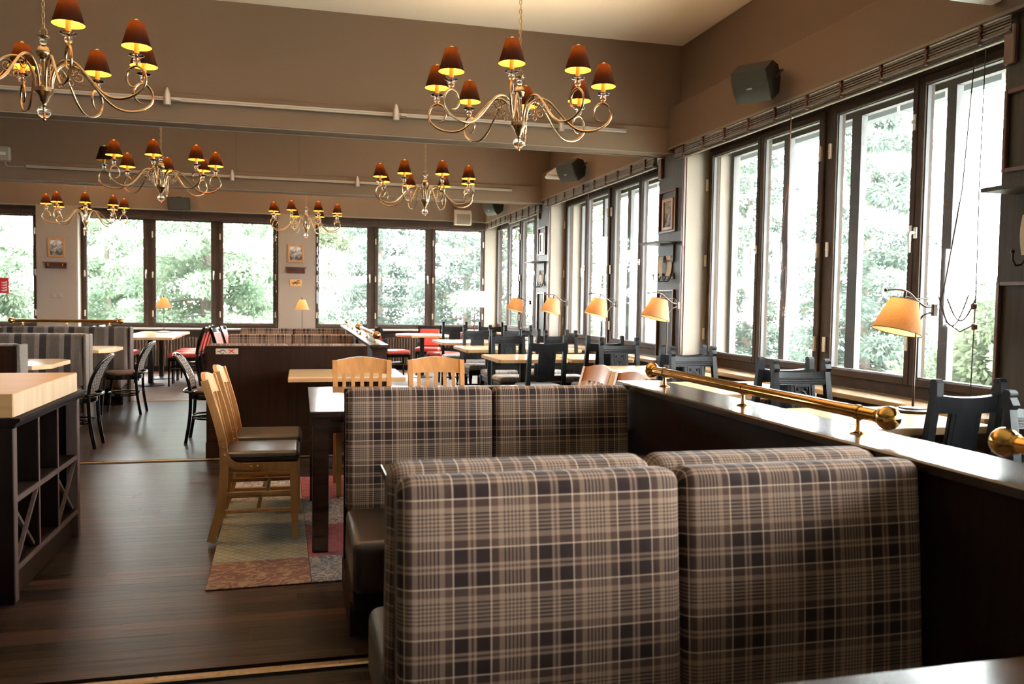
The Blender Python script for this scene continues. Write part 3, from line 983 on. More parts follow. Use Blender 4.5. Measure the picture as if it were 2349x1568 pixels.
o = MB().cbox(-0.16, 0.16, -0.03, 0, -0.055, 0.04, 0.003).cbox(-0.187, 0.187, -0.11, 0, 0.04, 0.06, 0.003).build('wall_shelf', 'redwood', None, None, (-0.08, YB - 0.0125, 1.858))
tag(o, 'plain mahogany wall shelf between framed photograph and orange plaque', 'shelf')
pq = thing('wall_plaque', 'small orange wooden plaque with black brushed emblem', 'plaque', (-0.083, YB - 0.0125, 1.629))
MB().cbox(-0.105, 0.105, -0.012, 0, -0.066, 0.066, 0.003).build('plaque_board', 'orange_plaque', pq)
_e = MB()
for pts, r in (([(-0.07, 0, 0.0), (0.0, 0, -0.005), (0.075, 0, 0.0)], 0.008), ([(-0.05, 0, -0.035), (0.0, 0, 0.01), (0.05, 0, 0.04)], 0.006), ([(-0.03, 0, 0.03), (0.03, 0, -0.03)], 0.005),
               ([(0.02, 0, 0.045), (0.055, 0, 0.03), (0.07, 0, 0.045), (0.04, 0, 0.05)], 0.004)):
    _e.tube([(x, -0.0125, z) for x, y, z in pts], r, 6, flat_=1)
_eo = _e.build('emblem', 'black_print', pq)
_eo.scale = (1, 0.12, 1)
_eo.location = (0, -0.011, 0)
fs = thing('fire_extinguisher_sign', 'red square sign with white extinguisher and flame symbols on window', 'sign', (-5.02, 16.09, 1.49))
MB().cbox(-0.135, 0.135, -0.004, 0, -0.135, 0.135, 0.002).build('sign_face', 'red_sign', fs)
_p = MB()
_p.prism([(-0.095, -0.10), (-0.02, -0.10), (-0.02, 0.05), (-0.035, 0.07), (-0.08, 0.07), (-0.095, 0.05)], -0.0055, -0.0041, 1)
_p.box(-0.07, -0.045, -0.0055, -0.0041, 0.07, 0.09).box(-0.10, -0.02, -0.0055, -0.0041, 0.09, 0.105)
_p.build('extinguisher_symbol', 'white', fs)
MB().box(-0.085, -0.03, -0.0065, -0.0056, -0.01, 0.03).build('symbol_band', 'red_sign', fs)
_p = MB()
for k in range(4):
    z = -0.10 + k * 0.045
    _p.prism([(0.015, z + 0.02), (0.05, z), (0.105, z + 0.012), (0.11, z + 0.05), (0.085, z + 0.03), (0.05, z + 0.022)], -0.0055, -0.0041, 1)
_p.build('flame_symbol', 'white', fs)
for dx in (-0.06, 0.05):
    o = MB().cbox(-0.035, 0.035, -0.012, 0, -0.04, 0.04, 0.004).cbox(-0.02, 0.02, -0.016, -0.012, -0.026, 0.026, 0.002).build('light_switch', 'pale_wall', None, None, (-4.08 + dx, YB - 0.0125, 1.33))
    tag(o, 'taupe light switch of a pair on the pillar beneath brass coat hooks', 'switch', 'pair of light switches')
_p = MB().cbox(-0.18, 0.18, -0.24, 0.0, -0.115, 0.115, 0.012)
sp = thing('wall_speaker', 'boxy dark loudspeaker above the back window with green trees', 'speaker', (-2.085, 15.86, 2.985))
MB().prism([(-0.12, -0.115), (0.0, -0.115), (0.0, 0.10), (-0.17, 0.10)], -0.18, 0.18, 0).build('cabinet', 'spk', sp)
MB().prism([(-0.122, -0.105), (-0.1705, 0.09), (-0.176, 0.09), (-0.128, -0.105)], -0.17, 0.17, 0).build('grille', 'spk_grille', sp)
MB().box(-0.05, 0.05, -0.04, 0.03, 0.10, 0.125).build('bracket', 'black_metal', sp)

# grey box with its cable on the second beam
jb = thing('junction_box', 'grey plastic box with looping cable on the second ceiling beam', 'box', (-3.69, 12.03, 3.13))
MB().cbox(-0.11, 0.09, -0.09, 0, -0.095, 0.09, 0.012).build('housing', 'grey_pl', jb)
MB().cbox(-0.08, 0.05, -0.097, -0.09, -0.02, 0.02, 0.002).build('front_label', 'white_pl', jb)
MB().tube([(0.03, -0.03, -0.09), (0.03, -0.03, -0.13), (0.06, -0.03, -0.155), (0.14, -0.03, -0.155), (0.24, -0.03, -0.145)], 0.008, 6).build('cable', 'grey_pl', jb, True)

# speakers and emergency lights on the right fascia
def fascia_speaker(label, loc, rz, s=1.0):
    t = thing('wall_speaker', label, 'speaker', loc, rz, 'angled speakers on the fascia')
    Tm = Matrix.Rotation(R(34), 4, 'X') @ Matrix.Scale(s, 4)
    c = MB()
    c.prism([(-0.09, -0.12), (-0.09, 0.12), (0.06, 0.125), (0.14, 0.06), (0.14, -0.04), (0.06, -0.125)], -0.135, 0.135, 0, Tm)
    c.build('cabinet', 'spk', t)
    g = MB()
    n = 6
    poly = []
    for j in range(n + 1):
        a = -0.118 + 0.236 * j / n
        poly.append((-0.093 - 0.028 * math.cos(a / 0.12 * PI / 2), a))
    poly += [(-0.0905, 0.118), (-0.0905, -0.118)]
    g.prism(poly, -0.133, 0.133, 0, Tm)
    g.build('grille', 'spk_grille', t, True)
    MB().box(-0.02, 0.02, -0.13, -0.126, -0.006, 0.006, Tm).build('badge', 'grey_pl', t)
    MB().tube([Tm @ Vector((-0.142, 0.02, 0)), Tm @ Vector((-0.142, 0.18, 0)), Tm @ Vector((0.142, 0.18, 0)), Tm @ Vector((0.142, 0.02, 0))], 0.009, 6).cyl(Tm @ Vector((0, 0.18, 0)), Vector((0, 0.215, 0.06)), 0.02, 8).build('bracket', 'black_metal', t)
    return t
# local -y is the speaking direction, local +y towards the wall
fascia_speaker('large angled black speaker with grey grille over the wide window bay', (3.27, 5.62, 3.0), R(-90 + 36))
fascia_speaker('angled black speaker with pale grille beside white emergency light', (3.28, 10.0, 3.0), R(-90 + 30), 0.98)
fascia_speaker('angled black speaker over the far corner window bay', (3.28, 14.35, 3.0), R(-90 + 30), 0.98)
def emergency(label, loc):
    t = thing('emergency_light', label, 'light fixture', loc, 0, 'white wedge emergency lights')
    MB().prism([(0.0, 0.0), (-0.26, 0.0), (-0.25, 0.03), (0.0, 0.2)], -0.07, 0.07, 1).build('housing', 'white_pl', t)
    MB().cbox(-0.29, 0.0, -0.05, 0.05, -0.05, -0.001, 0.02).build('diffuser', 'white', t, True)
    return t
emergency('white wedge-shaped emergency light next to the middle bay speaker', (3.489, 10.85, 3.06))
emergency('white wedge-shaped emergency light by the near panelled pillar', (3.489, 3.62, 2.97))
cs = thing('wall_speaker', 'curved cream wall speaker on the back wall corner', 'speaker', (3.02, 15.887, 2.95))
MB().prism([(0, -0.15), (-0.14, -0.15), (-0.17, -0.05), (-0.15, 0.05), (-0.11, 0.12), (0, 0.15)], -0.16, 0.16, 0).build('cabinet', 'cream_pl', cs, True)
MB().prism([(-0.145, -0.14), (-0.176, -0.05), (-0.156, 0.05), (-0.151, 0.05), (-0.171, -0.05), (-0.1405, -0.14)], -0.13, 0.13, 0).build('grille', 'pale_wall', cs, True)

# light tracks with bullet spots
def light_track(label, x0, x1, y, z, spots, lit):
    t = thing('light_track', label, 'track light', (0, y, z), 0, 'spotlight tracks on the beams')
    MB().cbox(x0, x1, -0.035, 0, -0.017, 0.017, 0.003).build('rail', 'track', t)
    MB().box(x0 + 0.01, x1 - 0.01, -0.0365, -0.034, -0.005, 0.005).build('slot', 'grey_pl', t)
    for i, xs in enumerate(spots):
        h = MB().lathe([(0.030, -0.06), (0.030, -0.01), (0.026, 0.03), (0.016, 0.065), (0.006, 0.085)], 14, (xs, -0.075, 0)).build('spot_head', 'track', t, True)
        MB().lathe([(0.026, -0.0585), (0.026, -0.056)], 14, (xs, -0.075, 0)).build('lens', 'bulb' if i in lit else 'grey_pl', h)
        MB().cbox(xs + 0.02, xs + 0.10, -0.05, -0.03, -0.014, 0.014, 0.003).cyl((xs, -0.075, 0.0), (xs + 0.05, -0.045, 0.0), 0.008, 6).build('adapter', 'track', h)
light_track('long aluminium light track with bullet spots on the beam crossing nearest two chandeliers', -3.6, 3.03, 7.58, 3.0, (-1.08, 0.82, 2.36), (0, 1, 2))
light_track('aluminium light track with bullet spots on the second beam beside grey box', -3.42, 3.02, 12.0, 2.985, (-0.9, 0.77, 2.42), ())

# ------------------------------------------------------------------ outside
struct(MB().box(-60, 80, 16.7, 90, -1.4, -1.2).box(4.3, 80, -40, 16.7, -1.4, -1.2), 'ground', 'ground')
ev = struct(MB().box(4.12, 4.75, YF, 17.4, 3.02, 3.06), 'eave_soffit', 'soffit')
MB().box(4.70, 4.80, YF, 17.4, 2.935, 3.02).build('gutter', 'roof_dark', ev)
gb = MB().box(4.69, 4.81, -0.012, 0.012, 2.925, 3.02).mesh('gutter_bracket', 'grey_pl')
for k in range(28):
    put(gb, 'gutter_bracket', ev, (0, 2.2 + k * 0.52, 0))

def foliage(rg, blobs, n, ls, droop=0.0, asp=0.55):
    mb = MB()
    tot = sum(b[3] * b[3] for b in blobs)
    for (cx, cy, cz, r, sz) in blobs:
        for _ in range(int(n * r * r / tot)):
            a = rg.uniform(0, 2 * PI)
            u = rg.uniform(-1, 1)
            q = math.sqrt(1 - u * u)
            rr = r * (0.55 + 0.5 * rg.random() ** 0.6)
            p = Vector((cx + rr * q * math.cos(a), cy + rr * q * math.sin(a), cz + rr * u * sz))
            d = Vector((math.cos(a) * q + rg.uniform(-.6, .6), math.sin(a) * q + rg.uniform(-.6, .6), u * 0.6 - droop + rg.uniform(-.5, .5))).normalized()
            w = d.orthogonal().normalized()
            w = (Matrix.Rotation(rg.uniform(0, 6.28), 3, d) @ w) * ls * asp * 0.5
            l = ls * rg.uniform(0.6, 1.3)
            o = len(mb.v)
            mb.v += [p - w * 0.3, p + d * l * 0.5 - w, p + d * l, p + d * l * 0.5 + w]
            mb.f.append([o, o + 1, o + 2, o + 3])
    return mb

def make_tree(name, label, seed, h, rad, mat, n, ls, conifer, group):
    rg = random.Random(seed)
    t = thing(name, label, 'tree', (0, 0, 0), 0, group)
    tr = MB().tube([(0, 0, -0.3), (0.05, 0.02, h * 0.4), (0.0, 0.06, h * 0.75), (0.02, 0, h)], [0.16, 0.12, 0.07, 0.02], 8)
    blobs = []
    if conifer:
        lv = 15
        for i in range(lv):
            z = h * (0.08 + 0.88 * i / lv)
            rr = rad * (1 - 0.85 * i / lv)
            k = max(3, int(8 * (1 - i / lv)))
            for j in range(k):
                a = 2 * PI * j / k + i * 0.7 + rg.uniform(-.3, .3)
                e = rr * rg.uniform(0.6, 1.1)
                z = h * (0.08 + 0.88 * i / lv) + rg.uniform(-0.22, 0.22)
                tr.tube([(0, 0, z + 0.15), (e * 0.5 * math.cos(a), e * 0.5 * math.sin(a), z + 0.08), (e * math.cos(a), e * math.sin(a), z - 0.15)], [0.03, 0.018, 0.006], 5)
                for q in (0.45, 0.7, 0.95):
                    blobs.append((e * q * math.cos(a), e * q * math.sin(a), z + 0.05 - 0.15 * q, 0.36 * (0.6 + rr / rad * 0.7), 0.6))
    else:
        for i in range(48):
            a, z = rg.uniform(0, 6.28), h * rg.uniform(0.06, 0.98)
            e = rad * math.sqrt(rg.random()) * (0.55 + 0.45 * math.sin(PI * min(1, z / h * 0.9 + 0.1)))
            blobs.append((e * math.cos(a), e * math.sin(a), z, rg.uniform(0.35, 0.75), 0.75))
            tr.tube([(0, 0, z * 0.6), (e * 0.5 * math.cos(a), e * 0.5 * math.sin(a), z * 0.85), (e * math.cos(a), e * math.sin(a), z)], [0.035, 0.02, 0.006], 5)
    tr.build('trunk', 'bark', t, True)
    fo = foliage(rg, blobs, n, ls, 0.45 if conifer else 0.1, 0.42 if conifer else 0.6).build('foliage', mat, t)
    fo['kind'] = 'stuff'
    return t

GZ = -1.2
con = make_tree('conifer_tree', 'x', 3, 8.5, 2.6, 'leaf1', 60000, 0.125, True, None)
bro = make_tree('leafy_tree', 'x', 5, 6.5, 2.4, 'leaf2', 40000, 0.11, False, None)
blu = make_tree('spruce_tree', 'x', 8, 10.5, 2.7, 'leaf3', 50000, 0.13, True, None)
place(con, [(-7.0, 19.9, GZ, 0.9, 'dense green conifer outside the window holding the red extinguisher sign'),
            (-2.1, 20.5, GZ, 1.7, 'dense green conifer filling the back window behind the straight table lamp'),
            (-5.4, 26.2, GZ, 3.1, 'green conifer filling the gap between the two nearer conifers')], 'conifers beyond the back wall')
place(bro, [(7.4, 24.5, GZ, 0.5, 'pale leafy tree outside the far corner window bay'),
            (0.2, 33.0, GZ, 2.2, 'distant pale leafy tree beyond the right-hand back window'),
            (18.2, 15.0, GZ - 3.0, 3.0, 'low pale leafy tree below the wide window bay'),
            (10.6, 10.2, GZ - 3.6, 4.0, 'pale leafy tree low outside, behind the bent-arm lamp with brass rail before it'),
            (16.6, 9.0, GZ - 3.9, 1.1, 'pale leafy tree far down the slope behind the wide window'),
            (-12.2, 26.5, GZ, 5.0, 'pale leafy tree beyond the conifers at the back')], 'leafy trees outside')
place(blu, [(12.2, 16.0, GZ - 1.5, 0.4, 'tall blue-green spruce outside the wide window bay'),
            (4.35, 22.0, GZ - 1.5, 1.0, 'grey-green spruce outside the back window behind the white floor lamp'),
            (2.6, 27.9, GZ - 1.5, 2.6, 'distant spruce beyond the middle pane of the back window nearest the corner'),
            (12.9, 22.2, GZ - 1.5, 2.0, 'blue-green spruce outside the window pane beside the wide bay mullion')], 'spruces on the window side')

# ------------------------------------------------------------------ soft goods
def cushion(w, h, t, r=0.04, bulge=0.012, x0=0.0, y0=0.0, z0=0.0, tilt=0.0, mat='plaid', u0=0.0, v0=0.0, nseg=4):
    """upholstered pad: x 0..w, y 0..t (front at y=0), z 0..h; uv in metres"""
    T = Matrix.Translation((x0, y0, z0)) @ Matrix.Rotation(tilt, 4, 'X')
    secs = []
    for i in range(nseg + 1):
        a = PI / 2 * i / nseg
        secs.append((r * (1 - math.sin(a)), r * (1 - math.cos(a))))
    xs = [(ins_x, d) for d, ins_x in secs]
    xs = [(r - r * math.cos(PI / 2 * i / nseg) if False else r * (1 - math.cos(PI / 2 * i / nseg)), r * (1 - math.sin(PI / 2 * i / nseg))) for i in range(nseg + 1)]
    xl = [(x, d) for x, d in xs]
    mid = [(w * k / 6, 0.0) for k in range(1, 6)]
    xr = [(w - x, d) for x, d in reversed(xs)]
    st = xl + [m for m in mid if r < m[0] < w - r] + xr
    def prof(d, x):
        b = bulge * math.sin(PI * min(max(x / w, 0), 1)) ** 0.5 if 0 < x < w else 0
        rr = max(r - d, 0.004)
        pts = []
        y0_, y1_, z0_, z1_ = d, t - d, d, h - d
        for (cy, cz, a0) in ((y0_ + rr, z0_ + rr, 1.5), (y0_ + rr, z1_ - rr, 1.0), (y1_ - rr, z1_ - rr, 0.5), (y1_ - rr, z0_ + rr, 0.0)):
            for k in range(nseg + 1):
                a = PI * (a0 - 0.5 * k / nseg)
                pts.append((cy + rr * math.cos(a), cz + rr * math.sin(a)))
            if (cy, a0) == (y0_ + rr, 1.5):
                for k in (0.25, 0.5, 0.75):
                    pts.append((y0_ - b * math.sin(PI * k), z0_ + rr + (z1_ - z0_ - 2 * rr) * k))
        return pts
    mb = MB()
    rows = []
    for x, d in st:
        p = prof(d, x)
        rows.append([mb.v.append(T @ Vector((x, a, b))) or len(mb.v) - 1 for a, b in p])
    base = prof(0, w / 2)
    ln = [0.0]
    for k in range(1, len(base)):
        ln.append(ln[-1] + math.hypot(base[k][0] - base[k - 1][0], base[k][1] - base[k - 1][1]))
    n = len(base)
    ul = [0.0]
    for i in range(1, len(st)):
        ul.append(ul[-1] + math.hypot(st[i][0] - st[i - 1][0], st[i][1] - st[i - 1][1]))
    for i in range(len(st) - 1):
        for k in range(n):
            k2 = (k + 1) % n
            mb.uv[len(mb.f)] = [(u0 + ul[i], v0 + ln[k]), (u0 + ul[i], v0 + (ln[k2] if k2 else ln[k] + t)),
                                (u0 + ul[i + 1], v0 + (ln[k2] if k2 else ln[k] + t)), (u0 + ul[i + 1], v0 + ln[k])]
            mb.f.append([rows[i][k], rows[i][k2], rows[i + 1][k2], rows[i + 1][k]])
    for rr_, fl, uu in ((rows[0], False, ul[0]), (rows[-1], True, ul[-1])):
        idx = list(rr_)
        uvs = [(u0 + uu, v0 + l) for l in ln]
        if not fl:
            idx = idx[::-1]
            uvs = uvs[::-1]
        mb.uv[len(mb.f)] = uvs
        mb.f.append(idx)
    # outward faces: flip everything (front profile runs upwards)
    nf, nu = [], {}
    for i, f in enumerate(mb.f):
        nf.append(f[::-1] if i < len(mb.f) - 2 else f)
        nu[i] = mb.uv[i][::-1] if i < len(mb.f) - 2 else mb.uv[i]
    mb.f, mb.uv = nf, nu
    return mb

# ------------------------------------------------------------------ bench seats
def bench(name, label, W, loc, rz, cloth, group, leather='leather', top=0.955, seat=0.41, depth=0.43, panel=True, edge=None, npads=2, seed=0.0, bd=None):
    """local front is -y; y=0 is the front edge of the seat, x 0..W"""
    t = thing(name, label, 'bench', loc, rz, group)
    BD = depth + (0.175 if panel else 0.11)
    b = MB()
    b.prism([(0.06, 0.12), (0.13, 0.24), (BD + 0.05, 0.24), (BD + 0.05, 0.12)], 0.012, W - 0.012, 0)
    b.build('box_base', 'walnut', t)
    pl = MB()
    pl.prism([(0.12, 0.0), (0.12, 0.10), (0.135, 0.118), (0.15, 0.13), (BD + 0.06, 0.13), (BD + 0.06, 0.0)], 0.0, W, 0)
    pl.build('plinth', 'walnut', t)
    cushion(W - 0.008, seat - 0.2, depth + 0.04, 0.035, 0.006, 0.004, 0.0, 0.2).build('seat', leather, t, True)
    for i in range(npads):
        w = (W - 0.006) / npads
        cushion(w - 0.004, top - seat + 0.018, 0.115, 0.036, 0.012, i * w + 0.005, depth, seat - 0.02, R(-5), cloth, 0.0 if cloth == 'plaid' else i * 0.37 + seed, 0.115 if cloth == 'plaid' else seed).build('back_pad', cloth, t, True)
    pz = top - 0.022
    if panel:
        MB().cbox(0.004, W - 0.004, BD + 0.012, BD + 0.045, 0.1, pz, 0.004).build('back_panel', 'walnut', t)
        MB().prism([(depth + 0.122, 0.24), (BD + 0.011, 0.24), (BD + 0.011, pz - 0.02), (BD - 0.008, pz - 0.02)], 0.02, W - 0.02, 0).build('back_core', 'walnut', t)
    if edge:
        for x in (0.0, W - 0.0):
            s = -1 if x == 0 else 1
            MB().cbox(min(x, x + s * 0.03), max(x, x + s * 0.03), depth + 0.03, BD + 0.05, 0.0, pz + 0.01, 0.006).build('end_panel', edge, t)
    return t

PG = 'plaid booth benches'
benchC = bench('booth_bench', 'plaid booth bench with leather seat facing the dark table with chairs behind it', 1.37, (0.195, 3.2, 0), 0, 'plaid', PG, depth=0.53, seed=0.03)
benchA = bench('booth_bench', 'large plaid bench back-to-back with another, seat turned to the glossy table edge', 1.37, (0.205, 1.245, 0), 0, 'plaid', PG, top=0.96, depth=0.515, panel=False, seed=0.09)
benchB = bench('booth_bench', 'plaid bench turned away, back-to-back with the large plaid bench, grey seat side showing', 1.37, (0.2 + 1.37, 2.548, 0), PI, 'plaid', PG, 'leather_g', top=0.96, depth=0.425, panel=False, seed=0.2)
MB().cbox(0.215, 1.565, 1.915, 1.938, 0.1, 0.90, 0.003).build('back_board', 'walnut', benchA).matrix_parent_inverse = Matrix.Translation((-0.205, -1.245, 0))

bench('booth_bench', 'plaid bench hidden behind a plain dark wood back bearing the kangaroo plate', 1.34, (0.575, 7.973, 0), PI, 'plaid', PG, top=0.962, seed=0.05)
bench('booth_bench', 'plaid bench facing the dark wood backed bench along the far partition', 1.36, (-0.77, 9.05, 0), 0, 'plaid', PG, panel=True, top=0.955, seed=0.11)
bench('booth_bench', 'plaid bench deepest along the far partition, under its second brass rail', 1.36, (-0.77, 10.93, 0), 0, 'plaid', PG, panel=True, top=0.955, seed=0.16)

SG = 'striped booth benches'
bench('striped_bench', 'striped bench with mauve end panel beneath a brass rail', 2.9, (-5.02, 10.95, 0), 0, 'stripe', SG, top=0.96, edge='cab_edge')
bench('striped_bench', 'striped bench facing the table with the bentwood chair nearest the cabinet', 2.6, (-4.78, 8.95, 0), 0, 'stripe', SG, top=0.955, panel=False, edge='stripe_edge', seed=0.1)
bench('striped_bench', 'striped bench turned toward the brass-railed striped bench', 2.6, (-2.18, 10.09, 0), PI, 'stripe', SG, top=0.95, depth=0.36, panel=False, edge='stripe_edge')
bench('striped_bench', 'striped bench whose padded end shows behind the oak-topped cabinet', 2.6, (-2.2, 7.98, 0), PI, 'stripe', SG, top=0.955, panel=True, edge='stripe_edge', depth=0.36)

# plate with the running kangaroo mark and a red X on the wood back
pl = thing('bench_plate', 'beige plate with black kangaroo mark and red X on wood bench back', 'sign', (-0.595, 7.3225, 0.895))
MB().cbox(-0.09, 0.09, -0.004, 0, -0.024, 0.024, 0.0015).build('plate', 'tan_plate', pl)
_k = MB()
_k.tube([(-0.08, 0, -0.006), (-0.068, 0, 0.0), (-0.055, 0, -0.002), (-0.045, 0, 0.008), (-0.030, 0, 0.012), (-0.018, 0, 0.004), (-0.010, 0, -0.008), (0.004, 0, -0.012)], [0.001, 0.004, 0.003, 0.004, 0.0035, 0.003, 0.0015, 0.0008], 6)
_k.tube([(-0.058, 0, -0.003), (-0.05, 0, -0.012), (-0.036, 0, -0.021), (-0.03, 0, -0.018), (-0.025, 0, -0.008)], [0.002, 0.0022, 0.0022, 0.003, 0.0015], 6)
_o = _k.build('kangaroo_mark', 'black_print', pl)
_o.scale = (1, 0.1, 1)
_o.location = (0, -0.0042, 0)
_x = MB()
_x.tube([(0.008, 0, 0.016), (0.03, 0, 0.003), (0.064, 0, -0.017)], [0.002, 0.006, 0.002], 6).tube([(0.064, 0, 0.017), (0.034, 0, 0.003), (0.014, 0, -0.018)], [0.002, 0.006, 0.002], 6)
_o = _x.build('red_cross', 'red_print', pl)
_o.scale = (1, 0.1, 1)
_o.location = (0, -0.0044, 0)

# ------------------------------------------------------------------ low partitions with caps
def partition(name, label, x0, x1, y0, y1):
    t = thing(name, label, 'partition', (0, 0, 0))
    MB().box(x0 + 0.02, x1 - 0.02, y0 + 0.015, y1 - 0.015, 0, 0.915).build('panel_body', 'walnut', t)
    MB().prism([(y0 - 0.0, 0.0), (y0 - 0.0, 0.1), (y0 + 0.012, 0.12), (y1 - 0.012, 0.12), (y1, 0.1), (y1, 0.0)], x0 + 0.005, x1 - 0.005, 0).build('plinth', 'walnut', t)
    MB().cbox(x0, x1, y0, y1, 0.915, 0.95, 0.006).build('cap', 'walnut_x', t)
    MB().box(x0 + 0.012, x1 - 0.012, y0 + 0.008, y1 - 0.008, 0.9, 0.9145).build('cap_moulding', 'walnut', t)
    return t
partition('low_partition', 'dark low partition with broad glossy cap beside the plaid booths and windows', 1.575, 1.83, -0.6, 4.0)
partition('low_partition', 'slimmer dark low partition along the far plaid benches', 0.595, 0.76, 7.36, 13.0)

def brass_rail(name, label, x, y0, y1, posts, z=0.95, hz=0.068, r=0.021, br=0.037, along='y'):
    t = thing(name, label, 'rail', (x, y0, z), 0 if along == 'y' else R(-90), 'brass partition rails')
    L = y1 - y0
    MB().cyl((0, 0.03, hz), (0, L - 0.03, hz), r, 16).build('tube', 'brass', t, True)
    for yy in (0.0, L):
        MB().ball((0, yy, hz), br, 22).build('ball_end', 'brass', t, 'all')
        s = 1 if yy == 0 else -1
        MB().lathe([(0.0225, 0.030), (0.026, 0.037), (0.0225, 0.044)], 14, T=Matrix.Translation((0, yy, hz)) @ Matrix.Rotation(R(-90 * s), 4, 'X')).build('neck_ring', 'brass', t, True)
    for p in posts:
        q = p - y0
        m = MB().lathe([(0.026, 0), (0.026, 0.003), (0.012, 0.007), (0.008, 0.012), (0.008, hz - r)], 14, (0, q, 0))
        m.lathe([(0.024, -0.012), (0.024, 0.012)], 16, T=Matrix.Translation((0, q, hz)) @ Matrix.Rotation(R(90), 4, 'X'), capb=True, capt=True)
        m.build('post', 'brass', t, True)
    return t
brass_rail('brass_rail', 'polished brass rail with ball ends on the broad partition beside window tables', 1.705, 2.115, 3.84, (2.25, 2.955, 3.69))
brass_rail('brass_rail', 'brass rail on the broad partition next to the glossy table, one ball end showing', 1.705, 0.0, 1.69, (0.15, 0.85, 1.55))
brass_rail('brass_rail', 'brass rail on the slimmer partition, starting above the plain wood bench back', 0.68, 7.72, 9.95, (7.85, 8.8, 9.8))
brass_rail('brass_rail', 'brass rail deepest on the slimmer partition, toward the back windows', 0.68, 10.25, 12.6, (10.4, 11.4, 12.4))
brass_rail('brass_rail', 'brass rail along the top of the striped bench with mauve end panel', -3.52, 11.62, 12.88, (11.75, 12.25, 12.75), 0.945, 0.062, along='x')
bpy.data.objects['brass_rail.004'].location = (-3.5, 11.585, 0.955)

# ------------------------------------------------------------------ oak-topped cabinet
cb = thing('wine_cabinet', 'dark wooden wine shelf cabinet with thick light oak block top', 'cabinet', (-1.2, 3.98, 0))
MB().cbox(-0.9, 0.0, 0.0, 1.06, 0.815, 0.92, 0.003).build('block_top', 'block', cb)
MB().box(-0.001, 0.0015, 0.003, 1.057, 0.818, 0.917).build('end_grain', 'block_end', cb)
MB().prism([(-0.9, 0.77), (0.005, 0.77), (0.015, 0.79), (0.03, 0.80), (0.03, 0.8145), (-0.9, 0.8145)], -0.01, 1.14, 1).build('moulding', 'cab', cb)
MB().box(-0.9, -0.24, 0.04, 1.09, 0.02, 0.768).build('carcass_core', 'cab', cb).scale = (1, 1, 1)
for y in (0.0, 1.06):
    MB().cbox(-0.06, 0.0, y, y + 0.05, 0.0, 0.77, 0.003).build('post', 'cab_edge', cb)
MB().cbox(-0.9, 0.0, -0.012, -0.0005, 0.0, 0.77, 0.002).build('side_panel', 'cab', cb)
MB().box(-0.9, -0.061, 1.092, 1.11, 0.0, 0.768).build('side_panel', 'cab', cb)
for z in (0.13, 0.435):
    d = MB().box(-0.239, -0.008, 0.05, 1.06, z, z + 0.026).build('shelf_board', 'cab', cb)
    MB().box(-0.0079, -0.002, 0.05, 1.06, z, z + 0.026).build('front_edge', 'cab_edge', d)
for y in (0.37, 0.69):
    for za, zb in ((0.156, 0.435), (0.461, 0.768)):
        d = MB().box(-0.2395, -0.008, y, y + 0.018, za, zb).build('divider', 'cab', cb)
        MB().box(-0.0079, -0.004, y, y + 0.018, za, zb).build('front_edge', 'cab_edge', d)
for (ya, yb) in ((0.05, 0.37), (0.708, 1.06)):
    for s in (0, 1):
        p, q = ((0.156, 0.435), (0.435, 0.156))[s]
        L = math.hypot(yb - ya, 0.279)
        ang = math.atan2(q - p, yb - ya)
        MB().box(-0.016, 0.0, -L / 2 + 0.01, L / 2 - 0.01, -0.008, 0.008, Matrix.Translation((-0.006 - 0.017 * s, (ya + yb) / 2, 0.2955)) @ Matrix.Rotation(ang, 4, 'X')).build('cross_slat', 'cab_edge', cb)
MB().box(-0.6, -0.03, 0.06, 1.05, 0.0, 0.128).build('kick_board', 'walnut', cb)

# ------------------------------------------------------------------ patchwork rug
M['rug1'] = pattern('rug_russet_scroll', (0.105, 0.054, 0.044), (0.165, 0.112, 0.075), 8, 0.42)
M['rug2'] = pattern('rug_blue_scroll', (0.17, 0.15, 0.13), (0.055, 0.065, 0.09), 14, 0.5)
M['rug3'] = pattern('rug_sage_lattice', (0.175, 0.168, 0.133), (0.118, 0.115, 0.09), 24, 0.35, 'lattice')
M['rug4'] = pattern('rug_rose', (0.20, 0.058, 0.062), (0.155, 0.045, 0.05), 12, 0.4, 'vor')
M['rug5'] = pattern('rug_grey_flower', (0.24, 0.21, 0.185), (0.11, 0.075, 0.075), 16, 0.5)
rug = thing('patchwork_rug', 'faded patchwork rug of russet, sage, blue and rose panels under dark table', 'rug', (-0.42, 3.975, 0), R(1.3))
xs = [0, 0.475, 1.1, 1.9]
ys = [0, 0.40, 1.02, 1.70, 2.4]
pm = [['rug1', 'rug2', 'rug1'], ['rug3', 'rug4', 'rug5'], ['rug3', 'rug5', 'rug2'], ['rug5', 'rug4', 'rug3']]
for j in range(4):
    for i in range(3):
        o = MB().cbox(0, xs[i + 1] - xs[i] - 0.002, 0, ys[j + 1] - ys[j] - 0.002, 0.0005, 0.008, 0.002).build('patch', pm[j][i], rug)
        o.location = (xs[i], ys[j], 0)

